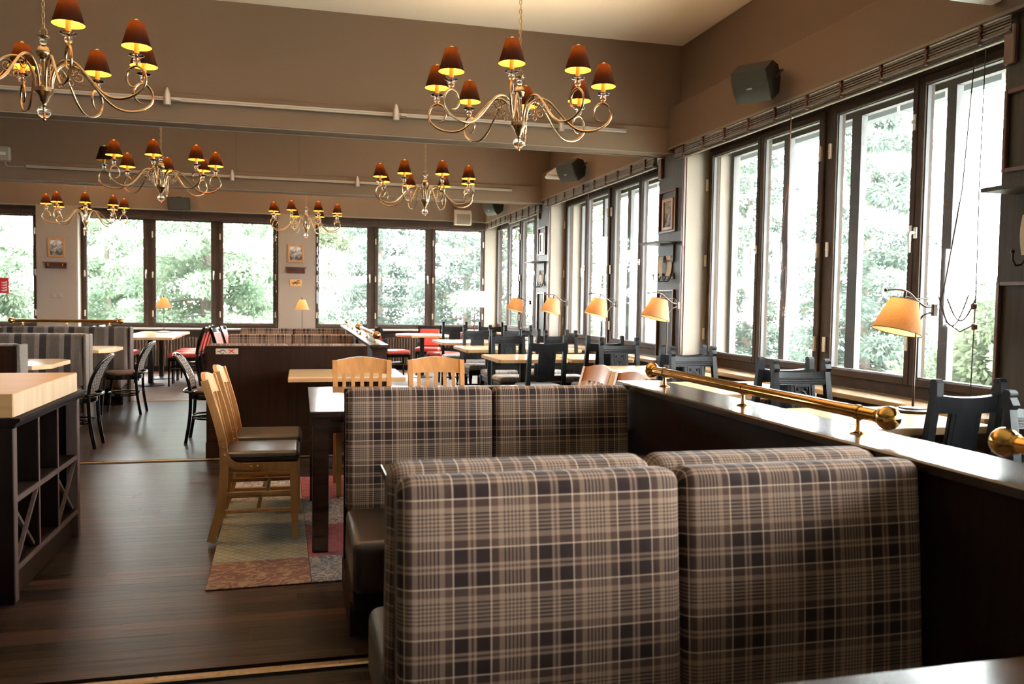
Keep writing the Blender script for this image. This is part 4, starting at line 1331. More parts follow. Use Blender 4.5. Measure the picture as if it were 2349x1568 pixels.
# ------------------------------------------------------------------ tables
def slab_top(mb, x0, x1, y0, y1, z0, z1, ch):
    poly = [(x0 + ch, y0), (x1 - ch, y0), (x1, y0 + ch), (x1, y1 - ch), (x1 - ch, y1), (x0 + ch, y1), (x0, y1 - ch), (x0, y0 + ch)]
    return mb.prism(poly, z0, z1, 2)
TGRP = 'light oak window tables'
def oak_table(label, x0, x1, y0, y1, ch=0.0, ped=1, name='oak_table', group=TGRP):
    t = thing(name, label, 'table', ((x0 + x1) / 2, (y0 + y1) / 2, 0), 0, group)
    a, b = (x1 - x0) / 2, (y1 - y0) / 2
    if ch:
        slab_top(MB(), -a + 0.004, a - 0.004, -b + 0.004, b - 0.004, 0.718, 0.75, ch).build('table_top', 'oak', t)
        slab_top(MB(), -a, a, -b, b, 0.714, 0.745, ch).build('edge_band', 'oak_edge', t)
    else:
        MB().cbox(-a + 0.003, a - 0.003, -b + 0.003, b - 0.003, 0.716, 0.75, 0.003).build('table_top', 'oak', t)
        MB().cbox(-a, a, -b, b, 0.712, 0.746, 0.003).build('edge_band', 'oak_edge', t)
    MB().cbox(-0.035, 0.035, -0.035, 0.035, 0.02, 0.70, 0.006).build('column', 'black_metal', t)
    MB().box(-a * 0.6, a * 0.6, -0.03, 0.03, 0.70, 0.711).box(-0.03, 0.03, -b * 0.7, b * 0.7, 0.70, 0.711).build('top_bracket', 'black_metal', t)
    MB().lathe([(0.19, 0.0), (0.19, 0.012), (0.07, 0.028), (0.04, 0.04)], 24).build('base_plate', 'black_metal', t, True)
    return t
WIN = [(2.74, 3.46, 3.48, 4.29, 'oak window table with the bent-arm lamp right beside the brass-railed partition'),
       (2.70, 3.46, 5.0, 5.86, 'oak window table without a lamp, at the wide window bay'),
       (2.66, 3.46, 6.46, 7.42, 'oak window table with lamp in front of the middle panelled pillar'),
       (2.76, 3.46, 8.25, 9.12, 'oak window table with lamp in the middle bay, next to the middle pillar'),
       (2.76, 3.46, 9.95, 10.88, 'oak window table with lamp in the middle bay, next to the far pillar'),
       (2.76, 3.46, 11.6, 12.62, 'oak window table with lamp in front of the far panelled pillar'),
       (1.97, 2.72, 8.25, 9.12, 'oak table adjoining the lamp table past the middle pillar, aisle side'),
       (1.97, 2.72, 9.95, 10.88, 'oak table adjoining the lamp table before the far pillar, aisle side'),
       (1.95, 2.72, 11.6, 12.62, 'oak table adjoining the lamp table at the far pillar, aisle side')]
for x0, x1, y0, y1, lb in WIN:
    oak_table(lb, x0, x1, y0, y1, 0.02)
oak_table('light oak table close to the plain dark bench back with kangaroo plate', -0.09, 0.80, 6.47, 7.22, 0, 1, 'oak_table', 'oak tables')
oak_table('round-cornered oak table among red chairs by the back radiator', 1.62, 2.5, 14.0, 14.85, 0.2, 1, 'oak_table', 'oak tables')
oak_table('oak table bearing straight lamp, by the back window with red chairs', -2.58, -1.83, 14.05, 15.1, 0, 1, 'oak_table', 'oak tables')
oak_table('oak table joined to the lamp table at the back window, red chairs around', -2.56, -1.81, 12.92, 13.98, 0, 1, 'oak_table', 'oak tables')
oak_table('chamfered oak booth table behind the oak-topped cabinet', -3.3, -2.06, 7.72, 8.55, 0.12, 1, 'booth_table', 'oak booth tables')
oak_table('chamfered oak booth table in front of the striped bench with brass rail', -3.3, -2.02, 9.92, 10.7, 0.12, 1, 'booth_table', 'oak booth tables')
oak_table('oak table with small straight lamp behind the far plaid benches', -0.4, 0.4, 14.6, 15.3, 0.0, 1, 'oak_table', 'oak tables')

def dark_table(label, x0, x1, y0, y1, loc=None):
    t = thing('dark_table', label, 'table', ((x0 + x1) / 2, (y0 + y1) / 2, 0), 0, 'dark wooden tables')
    a, b = (x1 - x0) / 2, (y1 - y0) / 2
    MB().cbox(-a, a, -b, b, 0.715, 0.75, 0.004).build('table_top', 'dark_table', t)
    ap = MB()
    MB().box(-a + 0.10, a - 0.10, -b + 0.035, -b + 0.055, 0.63, 0.7145).build('apron', 'dark_table', t)
    MB().box(-a + 0.10, a - 0.10, b - 0.055, b - 0.035, 0.63, 0.7145).build('apron', 'dark_table', t)
    MB().box(-a + 0.035, -a + 0.055, -b + 0.10, b - 0.10, 0.63, 0.7145).build('apron', 'dark_table', t)
    MB().box(a - 0.055, a - 0.035, -b + 0.10, b - 0.10, 0.63, 0.7145).build('apron', 'dark_table', t)
    lg = MB().cbox(-0.042, 0.042, -0.042, 0.042, 0.0, 0.7145, 0.004).mesh('leg', 'dark_table')
    for sx in (-1, 1):
        for sy in (-1, 1):
            put(lg, 'leg', t, (sx * (a - 0.055), sy * (b - 0.055), 0))
    return t
dark_table('dark stained square-legged table standing on the patchwork rug', 0.05, 1.52, 4.43, 5.69).location.z = 0.0085
_t = dark_table('dark table wedged between two plaid booth benches', 0.285, 1.55, 2.57, 3.03)
dark_table('glossy dark table whose edge faces the large plaid bench', 0.35, 1.56, 0.42, 1.148)

# ------------------------------------------------------------------ golden slat-back chairs
def pathpt(pts, n):
    """smooth polyline through points (Catmull-Rom)"""
    P = [Vector(p) for p in pts]
    P = [P[0] * 2 - P[1]] + P + [P[-1] * 2 - P[-2]]
    out = []
    for i in range(1, len(P) - 2):
        for k in range(n):
            t = k / n
            a, b, c, d = P[i - 1], P[i], P[i + 1], P[i + 2]
            out.append(0.5 * ((2 * b) + (c - a) * t + (2 * a - 5 * b + 4 * c - d) * t * t + (3 * b - a - 3 * c + d) * t ** 3))
    out.append(P[-2])
    return out

def bar(mb, pts, hw, hd, T=None):
    """rectangular bar swept along points; hw half width in x, hd half depth across"""
    P = [Vector(p) for p in pts]
    v, f = [], []
    for i, p in enumerate(P):
        d = (P[min(i + 1, len(P) - 1)] - P[max(i - 1, 0)]).normalized()
        w = Vector((1, 0, 0))
        n = w.cross(d).normalized()
        a = hw[i] if isinstance(hw, list) else hw
        b = hd[i] if isinstance(hd, list) else hd
        v += [p - w * a - n * b, p + w * a - n * b, p + w * a + n * b, p - w * a + n * b]
    for i in range(len(P) - 1):
        for k in range(4):
            k2 = (k + 1) % 4
            f.append([i * 4 + k, i * 4 + k2, i * 4 + 4 + k2, i * 4 + 4 + k])
    f.append([3, 2, 1, 0])
    L = (len(P) - 1) * 4
    f.append([L, L + 1, L + 2, L + 3])
    return mb.add(v, f, T)

def slat_chair():
    t = thing('slat_back_chair', 'x', 'chair', (0, 0, 0))
    # local +y is the front
    for s in (-1, 1):
        x = s * 0.19
        post = pathpt([(x * 1.0, -0.245, 0.0), (x, -0.19, 0.22), (x, -0.175, 0.44), (x * 1.01, -0.20, 0.62), (x * 1.03, -0.275, 0.885)], 5)
        bar(MB(), post, 0.017, [0.022] * 12 + [0.020] * (len(post) - 12)).build('rear_leg', 'beech', t)
        bar(MB(), [(s * 0.185, 0.20, 0.0), (s * 0.185, 0.195, 0.20), (s * 0.185, 0.19, 0.43)], [0.016, 0.019, 0.022], [0.016, 0.019, 0.022]).build('front_leg', 'beech', t)
        MB().cbox(s * 0.185 - 0.009, s * 0.185 + 0.009, -0.175, 0.18, 0.15, 0.172, 0.003).build('side_stretcher', 'beech', t)
        MB().cbox(s * 0.185 - 0.009, s * 0.185 + 0.009, -0.175, 0.18, 0.245, 0.267, 0.003).build('side_stretcher', 'beech', t)
        MB().cbox(s * 0.185 - 0.012, s * 0.185 + 0.012, -0.17, 0.18, 0.375, 0.43, 0.003).build('side_rail', 'beech', t)
        br = pathpt([(s * 0.209, -0.185, 0.545), (s * 0.209, -0.168, 0.47), (s * 0.209, -0.13, 0.425), (s * 0.209, -0.06, 0.412), (s * 0.209, 0.03, 0.412)], 4)
        bm_ = bar(MB(), br, 0.006, 0.019)
        for bx, bz in ((-0.18, 0.52), (-0.172, 0.478), (-0.035, 0.412), (0.0, 0.412)):
            bm_.ball((s * 0.2155, bx, bz), 0.0075, 8)
        bm_.build('side_bracket', 'beech', t)
    MB().cbox(-0.175, 0.175, 0.178, 0.2, 0.375, 0.43, 0.003).build('front_rail', 'beech', t)
    MB().cbox(-0.175, 0.175, -0.18, -0.162, 0.375, 0.43, 0.003).build('back_rail', 'beech', t)
    MB().cbox(-0.176, 0.176, -0.01, 0.012, 0.152, 0.17, 0.003).build('cross_stretcher', 'beech', t)
    MB().cbox(-0.176, 0.176, 0.04, 0.06, 0.247, 0.265, 0.003).build('cross_stretcher', 'beech', t)
    # crest rail: curved plan, raised middle
    cr = MB()
    n = 12
    v, f = [], []
    for i in range(n + 1):
        u = -1 + 2 * i / n
        x = u * 0.215
        dy = -0.028 * (1 - u * u)
        top = 0.885 + 0.028 * math.cos(u * PI / 2) ** 1.5
        bot = 0.785 + 0.012 * (1 - u * u)
        for (z, yy) in ((bot, -0.237), (top, -0.272)):
            for th in (-0.011, 0.011):
                v.append((x, yy + dy + th, z))
    for i in range(n):
        a, b = i * 4, i * 4 + 4
        f += [[a, a + 1, b + 1, b], [a + 1, a + 3, b + 3, b + 1], [a + 3, a + 2, b + 2, b + 3], [a + 2, a, b, b + 2]]
    f += [[0, 2, 3, 1], [n * 4 + 1, n * 4 + 3, n * 4 + 2, n * 4]]
    cr.add(v, f)
    cr.build('crest_rail', 'beech', t, True)
    for i in range(5):
        u = -0.66 + 0.33 * i
        x = u * 0.2
        dy = -0.026 * (1 - u * u)
        sl = pathpt([(x * 0.92, -0.172, 0.43), (x * 0.95, -0.195 + dy * 0.4, 0.58), (x, -0.238 + dy, 0.80)], 4)
        bar(MB(), sl, 0.013, 0.006).build('back_slat', 'beech', t)
    cushion(0.41, 0.06, 0.41, 0.028, 0.0, -0.205, -0.185, 0.43).build('seat_pad', 'black_leather', t, True)
    return t
sc = slat_chair()
GC = 'golden slat-back chairs'
place(sc, [(-0.225, 4.93, 0.0135, R(-90), 'golden slat-back chair with dark pad on the rug, its side bracket bolts showing'),
           (-0.215, 5.47, 0.0135, R(-90), 'golden slat-back chair tucked behind an identical chair at the dark table, aisle side'),
           (0.44, 5.90, 0.0135, R(180), 'golden slat-back chair facing the booths, before the light oak table'),
           (0.99, 5.92, 0.0135, R(180), 'golden slat-back chair facing the booths, nearer to the window tables'),
           (1.76, 5.45, 0, R(97), 'golden slat-back chair by the window tables, crest partly behind another'),
           (1.79, 4.92, 0, R(94), 'golden slat-back chair beside the end of the broad partition')], GC)

# ------------------------------------------------------------------ carved black chairs
def carved_chair():
    t = thing('carved_black_chair', 'x', 'chair', (0, 0, 0))
    for s in (-1, 1):
        x = s * 0.19
        pth = [(x, -0.235, 0.0), (x, -0.20, 0.25), (x, -0.195, 0.46), (x * 0.98, -0.225, 0.75), (x * 0.96, -0.262, 0.985)]
        lg = bar(MB(), pth, [0.019, 0.020, 0.021, 0.02, 0.018], [0.019, 0.021, 0.022, 0.02, 0.016])
        xe = x * 0.96
        lg.prism([(-0.283, 0.935), (-0.235, 0.935), (-0.222, 0.955), (-0.240, 0.985), (-0.236, 1.0), (-0.246, 1.015), (-0.27, 1.016), (-0.282, 1.0)], xe - 0.0185, xe + 0.0185, 0)
        lg.cyl((xe - 0.02, -0.25, 0.999), (xe + 0.02, -0.25, 0.999), 0.0145, 10)
        lg.build('rear_leg', 'black_wood', t)
        fl = MB().lathe([(0.014, 0.0), (0.02, 0.03), (0.014, 0.05), (0.022, 0.09), (0.013, 0.12), (0.021, 0.15), (0.013, 0.18), (0.023, 0.215), (0.014, 0.25), (0.024, 0.30), (0.024, 0.32)], 10, (s * 0.195, 0.19, 0))
        fl.cbox(s * 0.195 - 0.023, s * 0.195 + 0.023, 0.167, 0.213, 0.32, 0.43, 0.003)
        fl.build('front_leg', 'black_wood', t, True)
        MB().cbox(s * 0.193 - 0.01, s * 0.193 + 0.01, -0.19, 0.175, 0.14, 0.165, 0.003).build('side_stretcher', 'black_wood', t)
        MB().cbox(s * 0.195 - 0.011, s * 0.195 + 0.011, -0.18, 0.17, 0.36, 0.43, 0.003).build('side_rail', 'black_wood', t)
    MB().cbox(-0.175, 0.175, 0.172, 0.196, 0.36, 0.43, 0.003).build('front_rail', 'black_wood', t)
    MB().cbox(-0.175, 0.175, -0.205, -0.185, 0.36, 0.43, 0.003).build('back_rail', 'black_wood', t)
    MB().cbox(-0.185, 0.185, -0.01, 0.01, 0.142, 0.163, 0.003).build('cross_stretcher', 'black_wood', t)
    tilt = Matrix.Translation((0, -0.225, 0.75)) @ Matrix.Rotation(R(9), 4, 'X')
    # top rail, slightly hollow, with reeded front
    n = 8
    v, f = [], []
    for i in range(n + 1):
        u = -1 + 2 * i / n
        dy = -0.014 * (1 - u * u)
        top = 0.192 - 0.010 * (1 - u * u)
        for z in (0.105, top):
            for th in (-0.013, 0.013):
                v.append((u * 0.172, dy + th, z))
    for i in range(n):
        a, b = i * 4, i * 4 + 4
        f += [[a, a + 1, b + 1, b], [a + 1, a + 3, b + 3, b + 1], [a + 3, a + 2, b + 2, b + 3], [a + 2, a, b, b + 2]]
    MB().add(v, f, tilt).build('top_rail', 'black_wood', t)
    rd = MB()
    for z in (0.118, 0.132, 0.146):
        rd.tube([(-0.17, 0.012, z), (-0.085, 0.003, z), (0, -0.001, z), (0.085, 0.003, z), (0.17, 0.012, z)], 0.0055, 6, T=tilt)
    rd.build('reeding', 'black_wood', t, True)
    MB().box(-0.175, 0.175, -0.012, 0.01, -0.20, -0.15, tilt).build('lower_rail', 'black_wood', t)
    for s in (-1, 1):
        MB().cbox(s * 0.075 - 0.015, s * 0.075 + 0.015, -0.013, 0.012, -0.15, 0.105, 0.004, tilt).build('splat_stile', 'black_wood', t)
    MB().box(-0.06, 0.06, -0.014, 0.002, -0.15, 0.105, tilt).build('splat_panel', 'black_wood', t)
    cv = MB()
    T2 = tilt
    for s in (-1, 1):       # carved frame, pointed arch and two sunk leaves
        cv.cbox(s * 0.052 - 0.006, s * 0.052 + 0.006, 0.002, 0.011, -0.15, 0.105, 0.002, T2)
        arch = [(s * 0.036 * math.cos(a), 0.004, -0.02 + 0.085 * math.sin(a) ** 0.8 if a > 0 else -0.02) for a in [PI / 2 * k / 6 for k in range(7)]]
        cv.tube([(s * 0.036, 0.004, -0.145)] + arch, 0.0042, 5, T=T2)
        cv.tube([(s * 0.018, 0.004, -0.145), (s * 0.018, 0.004, -0.05), (s * 0.006, 0.004, -0.01), (0, 0.004, 0.02)], 0.0035, 5, T=T2)
        cv.ball((s * 0.03, 0.004, 0.078), 0.011, 8, T2)
        cv.ball((s * 0.012, 0.004, 0.028), 0.008, 8, T2)
    cv.box(-0.058, 0.058, 0.002, 0.011, 0.093, 0.105, T2)
    cv.build('carving', 'black_wood', t, True)
    cushion(0.43, 0.075, 0.42, 0.034, 0.0, -0.215, -0.205, 0.425).build('seat_pad', 'seat_plaid', t, True)
    return t
cc = carved_chair()
SPN = []
def ordn(k):
    return ('first', 'second', 'third', 'fourth', 'fifth', 'sixth')[k]
cols = [(3.08, 0), (3.07, 1), (3.05, 2), (3.02, 3), (2.98, 4), (2.98, 5)]
nearY = [3.30 + 0.235, 4.83 + 0.235, 6.27 + 0.235, 8.0 + 0.235, 9.72 + 0.235, 11.38 + 0.235]
farY = [4.58 - 0.235, 6.02 - 0.235, 7.6 - 0.235, 9.42 - 0.235, 11.18 - 0.235, 13.0 - 0.235]
tabn = ['lamp table beside the brass-railed partition', 'lampless table of the wide window bay', 'lamp table before the middle panelled pillar',
        'lamp table just past the middle pillar', 'lamp table just before the far pillar', 'lamp table at the far pillar']
for k in range(6):
    SPN.append((cols[k][0], nearY[k], 0, R(rnd.uniform(-2, 2)), 'carved black chair, plain back outward, at %s' % tabn[k]))
    SPN.append((cols[k][0] - 0.03, farY[k], 0, R(180 + rnd.uniform(-4, 4)), 'carved black chair, carved panel showing, at %s' % tabn[k]))
tabl = ['aisle table past the middle pillar', 'aisle table before the far pillar', 'aisle table level with the far pillar']
for q, k in enumerate((3, 4, 5)):
    SPN.append((2.40, nearY[k], 0, R(rnd.uniform(-3, 3)), 'carved black chair at the oak %s, plain back outward' % tabl[q]))
    SPN.append((2.37, farY[k], 0, R(180 + rnd.uniform(-4, 4)), 'carved black chair at the oak %s, carved panel showing' % tabl[q]))
SPN.append((3.03, 2.55, 0, R(180), 'carved black chair by the near panelled pillar, only one scrolled post showing'))
place(cc, SPN, 'carved black chairs with tartan seats')

# ------------------------------------------------------------------ bentwood chairs
def bentwood():
    t = thing('bentwood_chair', 'x', 'chair', (0, 0, 0))
    ins, hoop = [], []
    pts = [(-0.165, -0.22, 0.0), (-0.165, -0.185, 0.22), (-0.175, -0.175, 0.44), (-0.185, -0.20, 0.60), (-0.175, -0.265, 0.74), (-0.13, -0.315, 0.80), (0, -0.33, 0.815),
           (0.13, -0.315, 0.80), (0.175, -0.265, 0.74), (0.185, -0.20, 0.60), (0.175, -0.175, 0.44), (0.165, -0.185, 0.22), (0.165, -0.22, 0.0)]
    hp = pathpt(pts, 5)
    MB().tube(hp, 0.0155, 10).build('back_hoop', 'black_lacq', t, True)
    for s in (-1, 1):
        MB().tube(pathpt([(s * 0.15, 0.20, 0.0), (s * 0.16, 0.18, 0.2), (s * 0.165, 0.15, 0.43)], 4), [0.0125] * 4 + [0.015] * 5, 10).build('front_leg', 'black_lacq', t, True)
    # upholstered back panel between the hoop sides
    rows = [(0.50, -0.178, 0.155), (0.58, -0.193, 0.165), (0.66, -0.225, 0.165), (0.735, -0.262, 0.155), (0.775, -0.292, 0.13), (0.795, -0.312, 0.09)]
    mb = MB()
    v, f, uvs = [], [], []
    for th in (-0.01, 0.012):
        for (z, y, w) in rows:
            for q in (-1, -0.5, 0, 0.5, 1):
                v.append((w * q, y - 0.018 * (1 - q * q) + th, z))
    nr = len(rows)
    for side in (0, 1):
        o = side * nr * 5
        for i in range(nr - 1):
            for k in range(4):
                a = [o + i * 5 + k, o + i * 5 + k + 1, o + i * 5 + 5 + k + 1, o + i * 5 + 5 + k]
                u = [(v[j][0], v[j][2]) for j in a]
                if side == 1:
                    a, u = a[::-1], u[::-1]
                f.append(a)
                uvs.append(u)
    for i in range(nr - 1):
        for k, q in ((0, 1), (4, 0)):
            a = [i * 5 + k, i * 5 + 5 + k, nr * 5 + i * 5 + 5 + k, nr * 5 + i * 5 + k]
            f.append(a if k == 0 else a[::-1])
            uvs.append([(0, 0)] * 4)
    for i, fl in ((0, 0), (nr - 1, 1)):
        for k in range(4):
            a = [i * 5 + k, i * 5 + k + 1, nr * 5 + i * 5 + k + 1, nr * 5 + i * 5 + k]
            f.append(a[::-1] if fl == 0 else a)
            uvs.append([(0, 0)] * 4)
    mb.add(v, f, None, uvs)
    mb.build('back_panel', 'dots', t, True)
    def ring(z, r, sy, y0, rad):
        return MB().tube([(r * math.cos(2 * PI * k / 28), y0 + sy * r * math.sin(2 * PI * k / 28), z) for k in range(28)], rad, 8, True)
    ring(0.475, 0.19, 0.35, -0.185, 0.011).build('lumbar_ring', 'black_lacq', t, True)
    MB().lathe([(0.20, 0.40), (0.208, 0.41), (0.208, 0.445), (0.20, 0.45)], 26).build('seat_frame', 'black_lacq', t, True)
    MB().lathe([(0.19, 0.4505), (0.198, 0.462), (0.19, 0.478), (0.15, 0.488), (0.0001, 0.492)], 26).build('seat_pad', 'brown_cloth', t, True)
    ring(0.24, 0.172, 1.0, -0.01, 0.0095).build('stretcher_ring', 'black_lacq', t, True)
    ring(0.215, 0.15, 1.0, -0.01, 0.0095).build('stretcher_ring', 'black_lacq', t, True)
    return t
bc = bentwood()
place(bc, [(-1.965, 8.07, 0, R(90), 'black bentwood chair with dotted back at the table behind the oak-topped cabinet'),
           (-1.97, 10.31, 0, R(88), 'black bentwood chair with dotted back at the table by the brass-railed striped bench'),
           (-0.80, 8.25, 0, R(-90), 'black bentwood chair with dotted back next to the plain dark bench back')], 'black bentwood chairs')

# ------------------------------------------------------------------ red chairs
def red_chair():
    t = thing('red_chair', 'x', 'chair', (0, 0, 0))
    for s in (-1, 1):
        bar(MB(), pathpt([(s * 0.19, -0.25, 0.0), (s * 0.19, -0.205, 0.25), (s * 0.19, -0.19, 0.44), (s * 0.195, -0.215, 0.62), (s * 0.20, -0.29, 0.86)], 4), 0.014, 0.022).build('rear_leg', 'black_lacq', t)
        bar(MB(), [(s * 0.185, 0.205, 0.0), (s * 0.19, 0.20, 0.42)], [0.012, 0.018], [0.012, 0.018]).build('front_leg', 'black_lacq', t)
        MB().cyl((s * 0.188, -0.19, 0.26), (s * 0.188, 0.19, 0.27), 0.008, 8).build('side_stretcher', 'black_lacq', t, True)
        MB().cbox(s * 0.19 - 0.011, s * 0.19 + 0.011, -0.19, 0.19, 0.375, 0.425, 0.003).build('side_rail', 'black_lacq', t)
    MB().cbox(-0.175, 0.175, 0.18, 0.20, 0.375, 0.425, 0.003).build('front_rail', 'black_lacq', t)
    n = 8
    v, f = [], []
    for i in range(n + 1):
        u = -1 + 2 * i / n
        dy = -0.03 * (1 - u * u)
        for z, yy in ((0.80, -0.268), (0.885 - 0.014 * (1 - u * u), -0.296)):
            for th in (-0.014, 0.016):
                v.append((u * 0.215, yy + dy + th, z))
    for i in range(n):
        a, b = i * 4, i * 4 + 4
        f += [[a, a + 1, b + 1, b], [a + 1, a + 3, b + 3, b + 1], [a + 3, a + 2, b + 2, b + 3], [a + 2, a, b, b + 2]]
    f += [[0, 2, 3, 1], [n * 4 + 1, n * 4 + 3, n * 4 + 2, n * 4]]
    MB().add(v, f).build('crest_rail', 'black_lacq', t, True)
    cushion(0.36, 0.32, 0.04, 0.018, -0.0, -0.18, 0.0, 0.0, 0.0).build('back_pad', 'red', t, True)
    bp = [c for c in t.children if c.name.startswith('back_pad')][0]
    bp.location = (0, -0.205, 0.50)
    bp.rotation_euler = (R(15), 0, 0)
    MB().cbox(-0.17, 0.17, -0.212, -0.192, 0.47, 0.50, 0.004).build('lower_rail', 'black_lacq', t)
    cushion(0.43, 0.07, 0.42, 0.033, 0.0, -0.215, -0.195, 0.425).build('seat_pad', 'red', t, True)
    return t
rc = red_chair()
place(rc, [(-1.70, 13.45, 0, R(90), 'red chair in a row of three by the back window, farthest from radiator'),
           (-1.70, 13.95, 0, R(90), 'red chair in a row of three by the back window, middle one'),
           (-1.70, 14.45, 0, R(90), 'red chair in a row of three by the back window, closest to radiator'),
           (-2.70, 13.45, 0, R(-90), 'red chair half behind the mauve end panel of the striped bench'),
           (-2.70, 14.05, 0, R(-90), 'red chair behind the mauve bench end panel, closer to the radiator'),
           (1.56, 14.2, 0, R(-82), 'red chair seen from its side, back against the slim partition end'),
           (2.25, 14.98, 0, R(165), 'red chair facing the room with its back to the back-wall radiator'),
           (2.33, 13.72, 0, R(112), 'red chair with highlighted black crest among carved black chairs'),
           (-0.98, 13.3, 0, R(-100), 'red and black chair whose crest peeks over the plaid benches'),
           (-0.95, 14.3, 0, R(-95), 'red and black chair peeking over the plaid benches, nearer the back wall')], 'red and black dining chairs')

# ------------------------------------------------------------------ radiators
FIN = MB().cbox(-0.021, 0.021, -0.075, 0.075, 0.10, 0.62, 0.014).mesh('section', 'rad', True)
def radiator(label, loc, rz, n):
    t = thing('radiator', label, 'radiator', loc, rz, 'ribbed brown radiators')
    for k in range(n):
        put(FIN, 'section', t, ((k + 0.5) * 0.052, 0, 0))
    MB().cyl((0, 0, 0.16), (n * 0.052, 0, 0.16), 0.02, 8).build('lower_pipe', 'rad', t, True)
    MB().cyl((0, 0, 0.56), (n * 0.052, 0, 0.56), 0.02, 8).build('upper_pipe', 'rad', t, True)
    MB().box(0.05, 0.08, -0.05, 0.05, 0.0, 0.105).build('foot', 'rad', t)
    MB().box(n * 0.052 - 0.08, n * 0.052 - 0.05, -0.05, 0.05, 0.0, 0.105).build('foot', 'rad', t)
radiator('long ribbed radiator beneath the back window with green trees', (-3.3, 15.9, 0), 0, 48)
radiator('long ribbed radiator under the back window, behind a red chair', (0.75, 15.9, 0), 0, 40)
radiator('ribbed radiator under the wide window bay sill', (3.56, 6.9, 0), R(-90), 56)
radiator('ribbed radiator under the middle bay sill', (3.56, 11.3, 0), R(-90), 52)

# ------------------------------------------------------------------ lamps
WARM = (1.0, 0.62, 0.28)
def bent_lamp():
    t = thing('bent_arm_lamp', 'x', 'lamp', (0, 0, 0))
    MB().lathe([(0.10, 0.0), (0.105, 0.006), (0.105, 0.014), (0.098, 0.018), (0.075, 0.02), (0.073, 0.027), (0.05, 0.031), (0.012, 0.033)], 28).build('base', 'pewter', t, True)
    MB().tube(pathpt([(0, 0, 0.03), (0, 0, 0.25), (0.005, 0, 0.46), (0.03, 0, 0.535), (0.075, 0, 0.565), (0.115, 0, 0.57)], 6), 0.0065, 8).build('stem', 'pewter', t, True)
    MB().cbox(0.105, 0.135, -0.012, 0.012, 0.55, 0.62, 0.003).build('knuckle', 'pewter', t)
    arm = pathpt([(0.12, 0, 0.60), (0.06, 0, 0.605), (0.0, 0, 0.64), (-0.06, 0, 0.685), (-0.13, 0, 0.70), (-0.205, 0, 0.695)], 6)
    MB().tube(arm, 0.006, 8).ball((-0.21, 0, 0.695), 0.010, 10).build('arm', 'pewter', t, True)
    cu = [(-0.05 + 0.0 * k, 0, 0) for k in range(1)]
    MB().tube(pathpt([(-0.07, 0.004, 0.66), (0.0, 0.004, 0.65), (0.07, 0.004, 0.648), (0.098, 0.004, 0.625), (0.085, 0.004, 0.61), (0.074, 0.004, 0.622), (0.08, 0.004, 0.63)], 4), 0.0028, 6).build('curl', 'pewter', t, True)
    T = Matrix.Translation((-0.085, 0, 0.64)) @ Matrix.Rotation(R(14), 4, 'Y')
    MB().cyl(Vector((-0.078, 0, 0.69)), T @ Vector((0, 0, -0.03)), 0.008, 8).build('holder', 'pewter', t, True)
    sh = MB().lathe([(0.135, -0.185), (0.118, -0.13), (0.10, -0.075), (0.076, 0.0)], 32, T=T, capb=False, capt=False).build('shade', 'linen', t, 'all')
    MB().tube([T @ Vector((0.135 * math.cos(2 * PI * k / 32), 0.135 * math.sin(2 * PI * k / 32), -0.185)) for k in range(32)], 0.0022, 5, True).tube([T @ Vector((0.076 * math.cos(2 * PI * k / 32), 0.076 * math.sin(2 * PI * k / 32), 0.0)) for k in range(32)], 0.002, 5, True).build('shade_rim', 'brown_cloth', t, True)
    b = MB().ball((0, 0, -0.095), 0.026, 12, T).build('bulb', 'bulb', t, 'all')
    point_light(t, T @ Vector((0, 0, -0.095)), 1.5, WARM, 0.03)
    return t
bl = bent_lamp()
place(bl, [(3.41, 4.03, 0.7505, 0.0, 'bent-arm table lamp with glowing linen shade nearest the brass ball ends'),
           (3.30, 7.12, 0.7505, R(8), 'bent-arm lamp with linen shade before the middle panelled pillar'),
           (3.31, 8.72, 0.7505, R(3), 'bent-arm lamp with linen shade against the middle bay window mullion'),
           (3.31, 10.47, 0.7505, R(6), 'bent-arm lamp with linen shade before the far panelled pillar'),
           (3.30, 12.3, 0.7505, R(4), 'bent-arm lamp with linen shade in the far corner bay')], 'bent-arm table lamps')
def straight_lamp(label, loc):
    t = thing('table_lamp', label, 'lamp', loc, 0, 'straight table lamps')
    MB().lathe([(0.12, 0), (0.12, 0.012), (0.05, 0.022), (0.01, 0.026)], 22).build('base', 'pewter', t, True)
    MB().cyl((0, 0, 0.02), (0, 0, 0.58), 0.006, 8).build('stem', 'pewter', t, True)
    MB().lathe([(0.125, 0.40), (0.055, 0.57)], 28, capb=False, capt=False).build('shade', 'linen', t, 'all')
    MB().lathe([(0.012, 0.575), (0.008, 0.60), (0.012, 0.61), (0.002, 0.625)], 10).build('finial', 'pewter', t, True)
    MB().ball((0, 0, 0.47), 0.025, 12).build('bulb', 'bulb', t, 'all')
    point_light(t, (0, 0, 0.47), 2.0, WARM, 0.03)
straight_lamp('straight-stemmed lamp with linen shade on oak table by the back window', (-2.19, 14.75, 0.7505))
straight_lamp('straight-stemmed lamp with linen shade by the pillar with the orange plaque', (0.03, 14.95, 0.7505))
fl = thing('floor_lamp', 'floor lamp with wide white drum shade in the far corner', 'lamp', (3.17, 15.3, 0))
MB().lathe([(0.15, 0), (0.15, 0.015), (0.03, 0.03)], 22).build('base', 'pewter', fl, True)
MB().cyl((0, 0, 0.02), (0, 0, 1.5), 0.011, 8).build('stem', 'redwood', fl, True)
MB().lathe([(0.325, 1.235), (0.285, 1.525)], 36, capb=False, capt=False).build('shade', 'white_shade', fl, 'all')
MB().ball((0, 0, 1.38), 0.035, 12).build('bulb', 'bulb', fl, 'all')
